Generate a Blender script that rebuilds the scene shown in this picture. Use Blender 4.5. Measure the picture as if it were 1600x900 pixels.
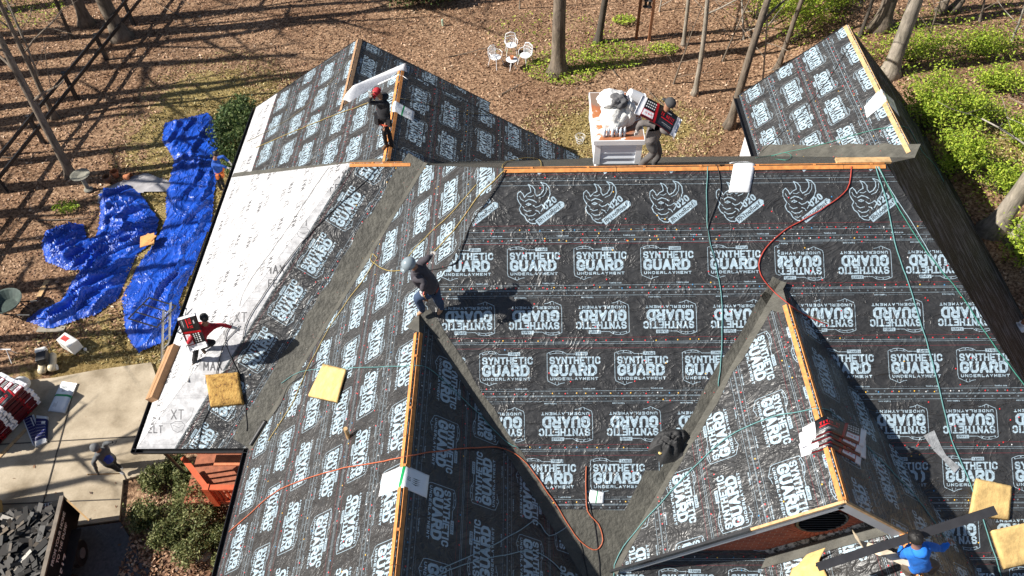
import bpy, bmesh, math, random
import numpy as np
from mathutils import Vector, noise as mn, Matrix
random.seed(7); RNG = np.random.RandomState(5)
for o in list(bpy.data.objects): bpy.data.objects.remove(o)
S = bpy.context.scene; COL = S.collection
R = math.radians
# ---------------------------------------------------------------- camera
TH, YAW, ROLL, FPX = 0.8763, -0.0238, -0.0277, 1194.05
CAM = Vector((0.0, -12.4093, 10.9114))
_F = Vector((math.sin(YAW)*math.cos(TH), math.cos(YAW)*math.cos(TH), -math.sin(TH)))
_R0 = Vector((math.cos(YAW), -math.sin(YAW), 0)); _U0 = _R0.cross(_F)
_R = math.cos(ROLL)*_R0 + math.sin(ROLL)*_U0; _U = -math.sin(ROLL)*_R0 + math.cos(ROLL)*_U0
cd = bpy.data.cameras.new('camera'); cam = bpy.data.objects.new('camera', cd); COL.objects.link(cam)
cd.sensor_width = 36; cd.lens = 36*FPX/1600; cd.clip_start = .1; cd.clip_end = 1200
m = Matrix(((_R.x, _U.x, -_F.x, CAM.x), (_R.y, _U.y, -_F.y, CAM.y), (_R.z, _U.z, -_F.z, CAM.z), (0, 0, 0, 1)))
cam.matrix_world = m; S.camera = cam
# ---------------------------------------------------------------- light
EL, AZ = R(39.0), R(9.0)          # the sun stands in the west, a little south
w = bpy.data.worlds.new('World'); S.world = w; w.use_nodes = True
nt = w.node_tree; bg = nt.nodes['Background']
sky = nt.nodes.new('ShaderNodeTexSky'); sky.sky_type = 'NISHITA'; sky.sun_disc = False
sky.sun_elevation = EL
sdir = Vector((-math.cos(EL)*math.cos(AZ), -math.cos(EL)*math.sin(AZ), math.sin(EL)))
sky.sun_rotation = math.atan2(sdir.x, sdir.y)
nt.links.new(sky.outputs[0], bg.inputs[0]); bg.inputs[1].default_value = 0.05
sl = bpy.data.lights.new('sun', 'SUN'); sl.energy = 5.0; sl.angle = R(.5); sl.color = (1, .95, .87)
so = bpy.data.objects.new('sun', sl); COL.objects.link(so); so.location = sdir*60
so.rotation_euler = (-sdir).to_track_quat('-Z', 'Y').to_euler()
S.view_settings.view_transform = 'Standard'; S.view_settings.look = 'None'
S.view_settings.gamma = 1; S.view_settings.use_curve_mapping = False
S.view_settings.exposure = 0.85
S.render.engine = 'CYCLES'
# ---------------------------------------------------------------- helpers
def V(*a): return Vector(a)
def ray(px, py): return _F + _R*((px-800)/FPX) - _U*((py-450)/FPX)
def at_z(px, py, z): d = ray(px, py); return CAM + d*((z-CAM.z)/d.z)
def at_y(px, py, y): d = ray(px, py); return CAM + d*((y-CAM.y)/d.y)
def smooth(t): t = max(0., min(1., t)); return t*t*(3-2*t)
WL = {}
def tag(o, label=None, cat=None, group=None, kind=None):
    if label: o['label'] = label
    if cat: o['category'] = cat
    if group: o['group'] = group
    if kind: o['kind'] = kind
    return o
def thing(name, label, cat, loc, group=None):
    o = bpy.data.objects.new(name, None); COL.objects.link(o); o.empty_display_size = .2
    o.location = loc; WL[o] = Vector(loc); return tag(o, label, cat, group)
class MB:
    def __init__(s): s.v = []; s.f = []; s.m = []; s.uv = []; s.cr = False
    def poly(s, pts, mi=0, uv=None):
        b = len(s.v); s.v.extend([tuple(p) for p in pts]); s.f.append(list(range(b, b+len(pts)))); s.m.append(mi)
        s.uv.append(uv if uv else [(0, 0)]*len(pts)); return s
    def raw(s, vs, fs, mi=0, uvs=None):
        b = len(s.v); s.v.extend([tuple(p) for p in vs])
        for i, f in enumerate(fs):
            s.f.append([b+k for k in f]); s.m.append(mi if isinstance(mi, int) else mi[i])
            s.uv.append([uvs[k] for k in f] if uvs else [(0, 0)]*len(f))
        return s
    def box(s, c, sx, sy, sz, ax=None, mi=0):
        """c centre, ax = (X,Y,Z) unit axes"""
        X, Y, Z = ax if ax else (V(1, 0, 0), V(0, 1, 0), V(0, 0, 1)); c = Vector(c)
        vs = [c + X*(sx/2*i) + Y*(sy/2*j) + Z*(sz/2*k) for i in (-1, 1) for j in (-1, 1) for k in (-1, 1)]
        fs = [(0, 1, 3, 2), (4, 6, 7, 5), (0, 4, 5, 1), (2, 3, 7, 6), (0, 2, 6, 4), (1, 5, 7, 3)]
        return s.raw(vs, fs, mi)
    def bar(s, a, b, wd, ht, up=V(0, 0, 1), mi=0):
        a = Vector(a); b = Vector(b); X = (b-a).normalized(); Y = up.cross(X)
        if Y.length < 1e-4: Y = V(0, 1, 0).cross(X)
        Y.normalize(); Z = X.cross(Y)
        return s.box((a+b)/2, (b-a).length, wd, ht, (X, Y, Z), mi)
    def tube(s, pts, r, n=6, mi=0, cap=True):
        pts = [Vector(p) for p in pts]; rr = r if isinstance(r, (list, tuple)) else [r]*len(pts)
        vs = []; fs = []; up = V(.13, .31, .94)
        for i, p in enumerate(pts):
            t = (pts[min(i+1, len(pts)-1)] - pts[max(i-1, 0)])
            t = t.normalized() if t.length > 1e-9 else V(0, 0, 1)
            a = t.cross(up)
            if a.length < .05: a = t.cross(V(1, 0, 0))
            a.normalize(); b = t.cross(a); up = b.cross(t) if False else up
            for k in range(n):
                an = 2*math.pi*k/n; vs.append(p + (a*math.cos(an) + b*math.sin(an))*rr[i])
        for i in range(len(pts)-1):
            for k in range(n):
                k2 = (k+1) % n; fs.append((i*n+k, i*n+k2, (i+1)*n+k2, (i+1)*n+k))
        if cap: fs.append(tuple(range(n))[::-1]); fs.append(tuple((len(pts)-1)*n+k for k in range(n)))
        return s.raw(vs, fs, mi)
    def lathe(s, c, prof, n=16, mi=0, ax=None):
        X, Y, Z = ax if ax else (V(1, 0, 0), V(0, 1, 0), V(0, 0, 1)); c = Vector(c); vs = []; fs = []
        for r, z in prof:
            for k in range(n):
                a = 2*math.pi*k/n; vs.append(c + X*(r*math.cos(a)) + Y*(r*math.sin(a)) + Z*z)
        for i in range(len(prof)-1):
            for k in range(n):
                k2 = (k+1) % n; fs.append((i*n+k, i*n+k2, (i+1)*n+k2, (i+1)*n+k))
        fs.append(tuple(range(n))[::-1]); fs.append(tuple((len(prof)-1)*n+k for k in range(n)))
        return s.raw(vs, fs, mi)
    def build(s, name, mats, parent=None, loc=None, shade=False, bevel=0):
        me = bpy.data.meshes.new(name); o = bpy.data.objects.new(name, me)
        if parent is not None: L = WL[parent]; o.parent = parent
        else: L = Vector(loc) if loc is not None else V(0, 0, 0); o.location = L
        WL[o] = Vector(L)
        v = np.array(s.v, dtype=np.float64) - np.array(L)
        lens = np.array([len(f) for f in s.f]); tot = int(lens.sum())
        me.vertices.add(len(v)); me.vertices.foreach_set('co', v.astype(np.float32).ravel())
        me.loops.add(tot); me.loops.foreach_set('vertex_index', np.fromiter((i for f in s.f for i in f), dtype=np.int32, count=tot))
        me.polygons.add(len(lens)); st = np.concatenate([[0], np.cumsum(lens)[:-1]]).astype(np.int32)
        me.polygons.foreach_set('loop_start', st)
        me.polygons.foreach_set('material_index', np.array(s.m, dtype=np.int32))
        me.update(calc_edges=True)
        ul = me.uv_layers.new(name='UVMap')
        ul.data.foreach_set('uv', np.fromiter((c for f in s.uv for u in f for c in u), dtype=np.float32, count=tot*2))
        for mt in (mats if isinstance(mats, (list, tuple)) else [mats]): me.materials.append(mt)
        me.polygons.foreach_set('use_smooth', [bool(shade)]*len(lens))
        me.validate(); me.update(); COL.objects.link(o)
        if bevel:
            b = o.modifiers.new('bevel', 'BEVEL'); b.width = bevel; b.segments = 2; b.limit_method = 'ANGLE'
        return o
def copy_tree(o, parent=None):
    c = o.copy(); COL.objects.link(c); WL[c] = WL.get(o, V(0, 0, 0))
    if parent is not None: c.parent = parent
    for ch in list(o.children): copy_tree(ch, c)
    return c
# ---------------------------------------------------------------- materials
def newmat(name):
    mt = bpy.data.materials.new(name); mt.use_nodes = True; n = mt.node_tree
    return mt, n, n.nodes['Principled BSDF']
def nd(n, t, **kw):
    x = n.nodes.new(t)
    for k, v in kw.items():
        if k.startswith('_'): setattr(x, k[1:], v)
        else: x.inputs[k.replace('_', ' ')].default_value = v
    return x
def ramp(n, src, stops):
    r = n.nodes.new('ShaderNodeValToRGB'); el = r.color_ramp.elements
    while len(el) < len(stops): el.new(.5)
    for e, (p, c) in zip(el, stops): e.position = p; e.color = (*c, 1) if len(c) == 3 else c
    n.links.new(src, r.inputs[0]); return r.outputs[0]
def mixc(n, f, a, b, mode='MIX'):
    x = n.nodes.new('ShaderNodeMix'); x.data_type = 'RGBA'; x.blend_type = mode
    for sock, val in ((x.inputs[0], f), (x.inputs[6], a), (x.inputs[7], b)):
        if hasattr(val, 'links'): n.links.new(val, sock)
        elif isinstance(val, (int, float)): sock.default_value = val
        else: sock.default_value = (*val, 1)
    return x.outputs[2]
def math_(n, op, a, b=0., c=None):
    x = n.nodes.new('ShaderNodeMath'); x.operation = op
    for sock, val in zip(x.inputs, (a, b, c)):
        if val is None: continue
        if hasattr(val, 'links'): n.links.new(val, sock)
        else: sock.default_value = val
    return x.outputs[0]
def noise(n, scale, detail=4, rough=.55, dist=0, coord='Object', stretch=None, typ='FBM', rot=(0, 0, 0)):
    tc = n.nodes.new('ShaderNodeTexCoord'); src = tc.outputs[coord]
    mp = n.nodes.new('ShaderNodeMapping'); n.links.new(src, mp.inputs[0]); src = mp.outputs[0]
    mp.inputs['Rotation'].default_value = rot
    if stretch: mp.inputs['Scale'].default_value = stretch
    x = n.nodes.new('ShaderNodeTexNoise'); x.noise_type = typ
    x.inputs['Scale'].default_value = scale; x.inputs['Detail'].default_value = detail
    x.inputs['Roughness'].default_value = rough; x.inputs['Distortion'].default_value = dist
    n.links.new(src, x.inputs['Vector']); return x.outputs['Fac']
def bump(n, p, h, strength=.3, dist=.02, prev=None):
    b = n.nodes.new('ShaderNodeBump'); b.inputs['Strength'].default_value = strength; b.inputs['Distance'].default_value = dist
    n.links.new(h, b.inputs['Height'])
    if prev: n.links.new(prev, b.inputs['Normal'])
    n.links.new(b.outputs[0], p.inputs['Normal']); return b.outputs[0]
def simple(name, c, rough=.7, var=.25, scale=6, bs=.2, bd=.01, metal=0, spec=.5, bscale=None, detail=5):
    mt, n, p = newmat(name)
    f = noise(n, scale, detail); lo = tuple(x*(1-var) for x in c); hi = tuple(min(1, x*(1+var)) for x in c)
    n.links.new(ramp(n, f, [(.3, lo), (.7, hi)]), p.inputs['Base Color'])
    p.inputs['Roughness'].default_value = rough; p.inputs['Metallic'].default_value = metal
    p.inputs['Specular IOR Level'].default_value = spec
    if bs: bump(n, p, noise(n, bscale or scale*3, detail), bs, bd)
    return mt
# ---------------------------------------------------------------- printed sheets, drawn here as number arrays
GL = {
'A': [[(0, 0), (.5, 1), (1, 0)], [(.2, .35), (.8, .35)]],
'B': [[(0, 0), (0, 1), (.8, 1), (1, .85), (1, .65), (.8, .52), (0, .52)], [(.8, .52), (1, .35), (1, .15), (.8, 0), (0, 0)]],
'C': [[(1, .75), (1, .85), (.75, 1), (.25, 1), (0, .8), (0, .2), (.25, 0), (.75, 0), (1, .15), (1, .28)]],
'D': [[(0, 0), (0, 1), (.65, 1), (1, .75), (1, .25), (.65, 0), (0, 0)]],
'E': [[(1, 0), (0, 0), (0, 1), (1, 1)], [(0, .5), (.8, .5)]],
'F': [[(0, 0), (0, 1), (1, 1)], [(0, .5), (.8, .5)]],
'G': [[(1, .75), (1, .85), (.75, 1), (.25, 1), (0, .8), (0, .2), (.25, 0), (.75, 0), (1, .15), (1, .40), (.62, .40)]],
'H': [[(0, 0), (0, 1)], [(1, 0), (1, 1)], [(0, .5), (1, .5)]],
'I': [[(.5, 0), (.5, 1)]],
'K': [[(0, 0), (0, 1)], [(1, 1), (0, .4)], [(.3, .6), (1, 0)]],
'L': [[(0, 1), (0, 0), (1, 0)]],
'M': [[(0, 0), (0, 1), (.5, .35), (1, 1), (1, 0)]],
'N': [[(0, 0), (0, 1), (1, 0), (1, 1)]],
'O': [[(.25, 0), (0, .2), (0, .8), (.25, 1), (.75, 1), (1, .8), (1, .2), (.75, 0), (.25, 0)]],
'P': [[(0, 0), (0, 1), (.8, 1), (1, .85), (1, .6), (.8, .45), (0, .45)]],
'R': [[(0, 0), (0, 1), (.8, 1), (1, .85), (1, .6), (.8, .48), (0, .48)], [(.55, .48), (1, 0)]],
'S': [[(1, .78), (.8, 1), (.2, 1), (0, .82), (0, .65), (.2, .53), (.8, .47), (1, .35), (1, .15), (.8, 0), (.2, 0), (0, .2)]],
'T': [[(.5, 0), (.5, 1)], [(0, 1), (1, 1)]],
'U': [[(0, 1), (0, .2), (.25, 0), (.75, 0), (1, .2), (1, 1)]],
'W': [[(0, 1), (.25, 0), (.5, .7), (.75, 0), (1, 1)]],
'X': [[(0, 0), (1, 1)], [(0, 1), (1, 0)]],
'Y': [[(0, 1), (.5, .45), (1, 1)], [(.5, .45), (.5, 0)]],
'0': [[(.25, 0), (0, .2), (0, .8), (.25, 1), (.75, 1), (1, .8), (1, .2), (.75, 0), (.25, 0)]],
'2': [[(0, .8), (.2, 1), (.8, 1), (1, .8), (1, .6), (0, 0), (1, 0)]],
'a': [[(1, .6), (.2, .6), (0, .4), (0, .2), (.2, 0), (1, 0)], [(1, .6), (1, 0)]],
'c': [[(1, .55), (.2, .6), (0, .4), (0, .2), (.2, 0), (1, .05)]],
'f': [[(.4, 0), (.4, .8), (.7, 1), (1, 1)], [(.1, .6), (.9, .6)]],
'h': [[(0, 0), (0, 1)], [(0, .5), (.5, .62), (1, .45), (1, 0)]],
'i': [[(.5, 0), (.5, .6)], [(.5, .85), (.5, .88)]],
'k': [[(0, 0), (0, 1)], [(.9, .6), (0, .25)], [(.4, .4), (1, 0)]],
'm': [[(0, 0), (0, .6)], [(0, .5), (.25, .6), (.5, .5), (.5, 0)], [(.5, .5), (.75, .6), (1, .5), (1, 0)]],
'n': [[(0, 0), (0, .6)], [(0, .5), (.5, .62), (1, .45), (1, 0)]],
'o': [[(.2, 0), (0, .2), (0, .4), (.2, .6), (.8, .6), (1, .4), (1, .2), (.8, 0), (.2, 0)]],
't': [[(.5, .95), (.5, .1), (.8, 0)], [(.1, .62), (.9, .62)]],
'.': [[(.4, 0), (.45, 0)]], ' ': [],
}
class Img:
    def __init__(s, w, h, ch=1): s.w, s.h = w, h; s.a = np.zeros((h, w, ch), np.float32)
    def seg(s, x0, y0, x1, y1, wd, c=0, val=1., sq=False):
        r = wd/2+2; xa, xb = int(max(0, min(x0, x1)-r)), int(min(s.w, max(x0, x1)+r+1)); ya, yb = int(max(0, min(y0, y1)-r)), int(min(s.h, max(y0, y1)+r+1))
        if xb <= xa or yb <= ya: return
        Y, X = np.mgrid[ya:yb, xa:xb]; X = X+.5; Y = Y+.5; dx, dy = x1-x0, y1-y0; L2 = dx*dx+dy*dy+1e-9
        t = np.clip(((X-x0)*dx+(Y-y0)*dy)/L2, 0, 1); d = np.hypot(X-x0-t*dx, Y-y0-t*dy)
        al = np.clip(wd/2-d+.5, 0, 1); A = s.a[ya:yb, xa:xb, c]
        s.a[ya:yb, xa:xb, c] = A*(1-al)+val*al
    def pl(s, pts, wd, c=0, val=1.):
        for a, b in zip(pts[:-1], pts[1:]): s.seg(a[0], a[1], b[0], b[1], wd, c, val)
    def rect(s, x0, y0, x1, y1, c=0, val=1.): s.a[int(max(0, y0)):int(y1), int(max(0, x0)):int(x1), c] = val
    def fillpoly(s, pts, c=0, val=1.):
        xs = [p[0] for p in pts]; ys = [p[1] for p in pts]
        xa, xb, ya, yb = int(max(0, min(xs))), int(min(s.w, max(xs)+1)), int(max(0, min(ys))), int(min(s.h, max(ys)+1))
        Y, X = np.mgrid[ya:yb, xa:xb]; ins = np.zeros(X.shape, bool); X = X+.5; Y = Y+.5
        for (x0, y0), (x1, y1) in zip(pts, pts[1:]+pts[:1]):
            if y0 == y1: continue
            cr = ((y0 > Y) != (y1 > Y)) & (X < (x1-x0)*(Y-y0)/(y1-y0)+x0); ins ^= cr
        A = s.a[ya:yb, xa:xb, c]; A[ins] = val
    def text(s, st, x, y, cw, chh, wd, gap=.25, ang=0, serif=False, c=0, val=1., outline=0):
        ca, sa = math.cos(ang), math.sin(ang)
        def T(px, py): return (x+px*ca-py*sa, y+px*sa+py*ca)
        for ps in ((wd, val), (wd-2*outline, 0.)) if outline else ((wd, val),):
            cx = 0.
            for chh_ in st:
                ww = cw*(.45 if chh_ in 'I.' else 1)
                for strk in GL.get(chh_, []):
                    pts = []
                    for (gx, gy) in strk:
                        if chh_ == 'I': gx = .5
                        pts.append(T(cx+wd/2+gx*(ww-wd), wd/2+gy*(chh-wd)))
                    s.pl(pts, ps[0], c, ps[1])
                    if serif and chh_ not in 'CGSAO':
                        for (gx, gy) in (strk[0], strk[-1]):
                            if gy in (0, 1) and gx in (0, 1, .5):
                                q = .26*wd/cw*cw*1.5
                                s.seg(*T(cx+wd/2+gx*(ww-wd)-q, wd*.35+gy*(chh-wd*.7)), *T(cx+wd/2+gx*(ww-wd)+q, wd*.35+gy*(chh-wd*.7)), wd*.62, c, ps[1])
                cx += ww+gap*cw
    def image(s, name, srgb=False):
        im = bpy.data.images.new(name, s.w, s.h, float_buffer=False); im.colorspace_settings.name = 'sRGB' if srgb else 'Non-Color'
        px = np.ones((s.h, s.w, 4), np.float32); k = s.a.shape[2]; px[:, :, :k] = s.a
        if k == 1: px[:, :, 1] = 0; px[:, :, 2] = 0
        im.pixels.foreach_set(px.ravel()); im.update(); im.pack(); return im
PER, EXP = 1.4045, 1.10
def tex_guard():
    I = Img(1024, 802, 2); W, H = 1024, 802; u = lambda a: a*W; v = lambda a: a*H
    for yy in (.008, .098, .985): I.rect(0, v(yy)-2, W, v(yy)+2, 0, .8)
    for k in range(8):
        cx = u((k+.5)/8)
        for a in range(12): I.seg(cx+8*math.cos(a*.5236), v(.053)+8*math.sin(a*.5236), cx+8*math.cos(a*.5236+.53), v(.053)+8*math.sin(a*.5236+.53), 3.5, 0, .75)
    I.text('tamko.com', u(.54), v(.125), 17, 26, 5.5, .3, val=.9)
    for k in range(40): 
        if random.random() < .8: I.rect(u(.02+.0125*k), v(.133), u(.02+.0125*k)+9, v(.133)+5, 0, .45)
    I.rect(0, v(.9)-1.5, W, v(.9)+1.5, 1, .8)
    I.text('UNDERLAYMENT', u(.062), v(.298), 46, 44, 10.5, .34)
    I.text('GUARD', u(.055), v(.375), 134, 176, 42, .085, serif=True)
    I.text('SYNTHETIC', u(.055), v(.6), 81, 112, 23.5, .13, serif=True)
    I.rect(u(.44), v(.765), u(.62), v(.83), 0, .9); I.text('TAMKO', u(.46), v(.775), 24, 32, 7, .3, val=.15)
    # shield outline
    sh = [(.44, .79), (.31, .79), (.25, .835), (.18, .85), (.11, .845), (.04, .815), (.018, .80), (.018, .34), (.03, .28), (.1, .24), (.16, .205), (.22, .24), (.27, .25)]
    I.pl([(u(a), v(b)) for a, b in sh], 7)
    I.pl([(u(a), v(b)) for a, b in [(.27, .79), (.19, .81), (.1, .80), (.06, .785)]], 6)
    for a, b in ((.25, .815), (.15, .828), (.06, .80)): I.seg(u(a), v(b), u(a)+1, v(b), 16)
    for a in (.135, .185): I.seg(u(a), v(.225), u(a), v(.265), 6)
    return I.image('synthetic_print')
def tex_rhino():
    I = Img(1024, 802, 2); W, H = 1024, 802; u = lambda a: a*W; v = lambda a: a*H
    for yy in (.02, .93): I.rect(0, v(yy)-2, W, v(yy)+2, 0, .8)
    for k in range(9): I.rect(u(.11*k), v(.06), u(.11*k)+70, v(.06)+5, 0, .4)
    I.rect(0, v(.14)-1.5, W, v(.14)+1.5, 1, .8)
    def P(l, w_=8): I.pl([(u(a), v(b)) for a, b in l], w_*1.35)
    # charging animal head with horn, in line
    P([(.03, .60), (.0, .68), (.01, .78), (.05, .82), (.09, .76), (.11, .70), (.15, .76), (.21, .80), (.20, .88), (.17, .95), (.23, .92), (.27, .85), (.27, .78), (.30, .72)], 9)   # ear, brow, small horn
    P([(.30, .72), (.36, .76), (.40, .84), (.40, .93), (.36, .99), (.44, .96), (.49, .88), (.50, .76), (.47, .66), (.42, .58), (.40, .50), (.36, .42)], 10)     # great horn
    P([(.33, .68), (.40, .72), (.44, .80), (.445, .90)], 6)
    P([(.03, .60), (.06, .54), (.03, .47), (.06, .38), (.11, .33), (.14, .25), (.20, .19), (.27, .18), (.31, .24)], 10)
    P([(.04, .72), (.06, .66), (.10, .63)], 6); P([(.12, .62), (.18, .66), (.24, .64), (.29, .60)], 10); P([(.13, .56), (.17, .585), (.21, .56), (.17, .54), (.13, .56)], 8)
    P([(.24, .54), (.28, .50), (.33, .52), (.37, .56)], 8); P([(.10, .46), (.15, .42), (.21, .44)], 8); P([(.12, .37), (.17, .33), (.24, .34), (.28, .38)], 8); P([(.28, .44), (.32, .42), (.34, .38)], 9)
    P([(.16, .72), (.21, .71), (.25, .74)], 6); P([(.08, .52), (.1, .49)], 7); P([(.17, .26), (.22, .25), (.26, .28)], 7)
    I.seg(u(.17), v(.562), u(.175), v(.562), 12)
    a = R(38); ca, sa = math.cos(a), math.sin(a); x0, y0 = u(.34), v(.155)
    T = lambda p, q: (x0+p*ca-q*sa, y0+p*sa+q*ca)
    I.fillpoly([T(-15, -8), T(480, -8), T(512, 44), T(480, 98), T(-15, 98)], 0, .95)
    I.text('RhinoRoof', *T(12, 14), 43, 66, 11.5, .16, ang=a, val=0.)
    I.text('U20', *T(215, 125), 68, 104, 23, .22, ang=a)
    return I.image('roof_animal_print')
def tex_felt():
    I = Img(1024, 802, 2); W, H = 1024, 802
    I.text('MAX', 60, 470, 95, 150, 24, .2, val=.9); I.text('FELT', 100, 250, 70, 130, 18, .25, val=.9)
    I.pl([(60, 410), (900, 410)], 5, val=.5); I.rect(0, 20, W, 26, 0, .5); I.rect(0, 60, W, 64, 0, .35)
    I.text('XT', 560, 470, 100, 170, 20, .2, val=.8)
    I.pl([(560, 400), (600, 300), (680, 260), (760, 300), (800, 380), (740, 440), (640, 440), (560, 400)], 9, val=.7)
    I.pl([(600, 380), (700, 340), (760, 380)], 8, val=.7); I.pl([(820, 420), (900, 520), (940, 660)], 10, val=.5)
    return I.image('felt_print')
def tex_bundle():
    I = Img(512, 256, 3)
    def rect(x0, y0, x1, y1, c):
        for k in range(3): I.rect(x0, y0, x1, y1, k, c[k])
    def pg(p, c):
        for k in range(3): I.fillpoly(p, k, c[k])
    rect(0, 0, 512, 256, (.86, .86, .88)); rect(60, 0, 450, 256, (.06, .06, .07)); rect(60, 0, 450, 8, (.5, .06, .1))
    pg([(262, 0), (300, 256), (330, 256), (286, 0)], (.62, .04, .09)); pg([(300, 22), (450, 22), (450, 116), (316, 116)], (.62, .04, .09))
    pg([(305, 30), (440, 30), (440, 105), (316, 105)], (.86, .86, .88))
    for k in range(3): I.text('TITAN XT', 80, 140, 18, 44, 6, .25, c=k, val=(.85, .1, .14)[k]); I.text('TAMKO', 130, 205, 9, 16, 3.5, .3, c=k, val=.85); I.text('TITAN XT', 320, 55, 10, 24, 4, .25, c=k, val=(.75, .06, .1)[k])
    rect(80, 110, 230, 124, (.85, .1, .14)); rect(80, 30, 240, 100, (.16, .16, .19)); rect(80, 60, 200, 66, (.7, .7, .7)); rect(80, 45, 170, 49, (.6, .6, .6))
    for i in range(5):
        for j in range(3):
            for k in range(3): I.seg(330+i*24, 150+j*34, 331+i*24, 150+j*34, 16, k, .85); 
            for k in range(3): I.seg(330+i*24-3, 150+j*34-12, 330+i*24+3, 150+j*34-12, 3, k, .6)
    return I.image('bundle_wrapper', True)
def tex_pack():
    I = Img(512, 256, 3)
    def rect(x0, y0, x1, y1, c):
        for k in range(3): I.rect(x0, y0, x1, y1, k, c[k])
    rect(0, 0, 512, 256, (.88, .89, .9)); 
    for k in range(3): I.fillpoly([(235, 0), (255, 256), (290, 256), (270, 0)], k, (.02, .55, .3)[k])
    for k in range(3):
        for (cx, cy) in ((400, 120),):
            for i in range(4): I.fillpoly([(cx-40, cy-35+i*20), (cx, cy-50+i*22), (cx+40, cy-30+i*20), (cx+5, cy-38+i*22)], k, (.08, .12, .1)[k])
    for j in range(5): rect(60, 60+j*12, 60+random.randint(40, 90), 65+j*12, (.6, .62, .64))
    rect(320, 100, 352, 108, (.3, .33, .32)); rect(316, 118, 350, 124, (.3, .33, .32)); rect(322, 134, 350, 140, (.3, .33, .32))
    return I.image('white_pack_wrapper', True)
def tex_star():
    I = Img(256, 256, 3)
    for k in range(3):
        I.rect(0, 0, 256, 256, k, (.04, .07, .32)[k]); I.rect(0, 0, 256, 34, k, .86); I.rect(0, 222, 256, 256, k, .86)
        for i in range(9):
            for j in range(6): I.seg(22+i*26, 60+j*26, 23+i*26, 60+j*26, 8, k, .8)
        I.rect(150, 170, 230, 195, k, .8)
    return I.image('star_pack_wrapper', True)
IMG_G, IMG_R, IMG_F = tex_guard(), tex_rhino(), tex_felt()
IMG_B, IMG_P, IMG_S = tex_bundle(), tex_pack(), tex_star()
def uvimg(n, im):
    t = n.nodes.new('ShaderNodeTexImage'); t.image = im; t.interpolation = 'Linear'; t.extension = 'REPEAT'
    tc = n.nodes.new('ShaderNodeTexCoord'); n.links.new(tc.outputs['UV'], t.inputs[0]); return t
def m_sheet(name, im, base=(.030, .030, .031), prn=(.33, .43, .50), red=(.28, .02, .03), rough=.40, wr=.6, second=None):
    mt, n, p = newmat(name); t = uvimg(n, im); sp = n.nodes.new('ShaderNodeSeparateColor'); n.links.new(t.outputs[0], sp.inputs[0])
    g = noise(n, 5, 6, .65); c0 = ramp(n, g, [(.3, tuple(x*.7 for x in base)), (.72, tuple(x*1.5 for x in base))])
    wear = ramp(n, noise(n, 22, 5, .7), [(.24, (.65, .65, .65)), (.40, (1, 1, 1))])
    f = math_(n, 'MULTIPLY', sp.outputs[0], wear)
    c1 = mixc(n, sp.outputs[1], c0, red); c2 = mixc(n, f, c1, prn); n.links.new(c2, p.inputs['Base Color'])
    rr = ramp(n, noise(n, 3, 3), [(.3, (rough-.08,)*3), (.7, (rough+.12,)*3)]); n.links.new(rr, p.inputs['Roughness'])
    p.inputs['Specular IOR Level'].default_value = .5
    a = noise(n, 2.4, 2.5, .5, 1.4, rot=(.3, .5, .6), stretch=(1, 2.2, 1.5)); b = noise(n, 8, 2, .5, 1.8, stretch=(1.6, 1, 1)); 
    cr = math_(n, 'SUBTRACT', 1., math_(n, 'ABSOLUTE', math_(n, 'SUBTRACT', math_(n, 'MULTIPLY', noise(n, 1.7, 3, .55, 2.2, stretch=(.8, 1.25, 1.25)), 2.), 1.))); cr = math_(n, 'POWER', cr, 7.)
    b0 = bump(n, p, cr, min(1, wr*1.3), .02); b1 = bump(n, p, a, min(1, wr*1.0), .055, b0); bump(n, p, b, wr*.5, .016, b1)
    return mt
M_GUARD = m_sheet('underlayment_sheet', IMG_G); M_RHINO = m_sheet('ridge_sheet', IMG_R, wr=.6)
M_FELT = m_sheet('white_felt_sheet', IMG_F, base=(.42, .42, .43), prn=(.03, .03, .035), red=(.5, .5, .5), rough=.5, wr=.13)
def m_img(name, im, rough=.35, bs=.4):
    mt, n, p = newmat(name); t = uvimg(n, im); n.links.new(t.outputs[0], p.inputs['Base Color']); p.inputs['Roughness'].default_value = rough
    bump(n, p, noise(n, 9, 4, .6, 1), bs, .02); return mt
M_BUND = m_img('shingle_wrapper', IMG_B, bs=.6); M_PACK = m_img('pack_wrapper', IMG_P); M_STAR = m_img('star_wrapper', IMG_S)
M_MEMB = simple('grey_membrane', (.068, .065, .054), .7, .35, 3, .8, .05)
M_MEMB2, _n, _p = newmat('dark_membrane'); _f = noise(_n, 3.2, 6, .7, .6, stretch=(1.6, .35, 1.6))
_n.links.new(ramp(_n, _f, [(.40, (.006, .006, .006)), (.50, (.015, .0145, .014)), (.60, (.12, .12, .13))]), _p.inputs['Base Color']); _p.inputs['Roughness'].default_value = .6; _p.inputs['Specular IOR Level'].default_value = .1; bump(_n, _p, _f, .9, .12)  # pale streaks paint grazing light on the wrinkles into the colour
M_DECK = simple('roof_deck', (.05, .045, .04), .8, .3, 5)
M_OSB = simple('orange_plywood', (.55, .22, .06), .75, .3, 9, .3, .01)
M_WOOD = simple('pale_wood', (.48, .31, .15), .75, .3, 9, .3, .01)
M_BLACK = simple('black_metal', (.02, .02, .022), .35, .3, 5, .1, .005)
M_BLKP = simple('black_plastic', (.015, .015, .017), .5, .3, 6)
M_WHITE = simple('white_paint', (.75, .76, .78), .5, .05, 3, .05, .004)
M_OFFW = simple('off_white', (.66, .65, .62), .6, .12, 5, .2, .01)
M_GREYP = simple('grey_paint', (.40, .42, .45), .5, .08, 3, .05, .004)
M_ALU = simple('aluminium', (.5, .51, .52), .35, .12, 8, .05, .003, metal=.8)
M_RUST = simple('rust', (.30, .10, .035), .85, .45, 8, .3, .006)
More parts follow.
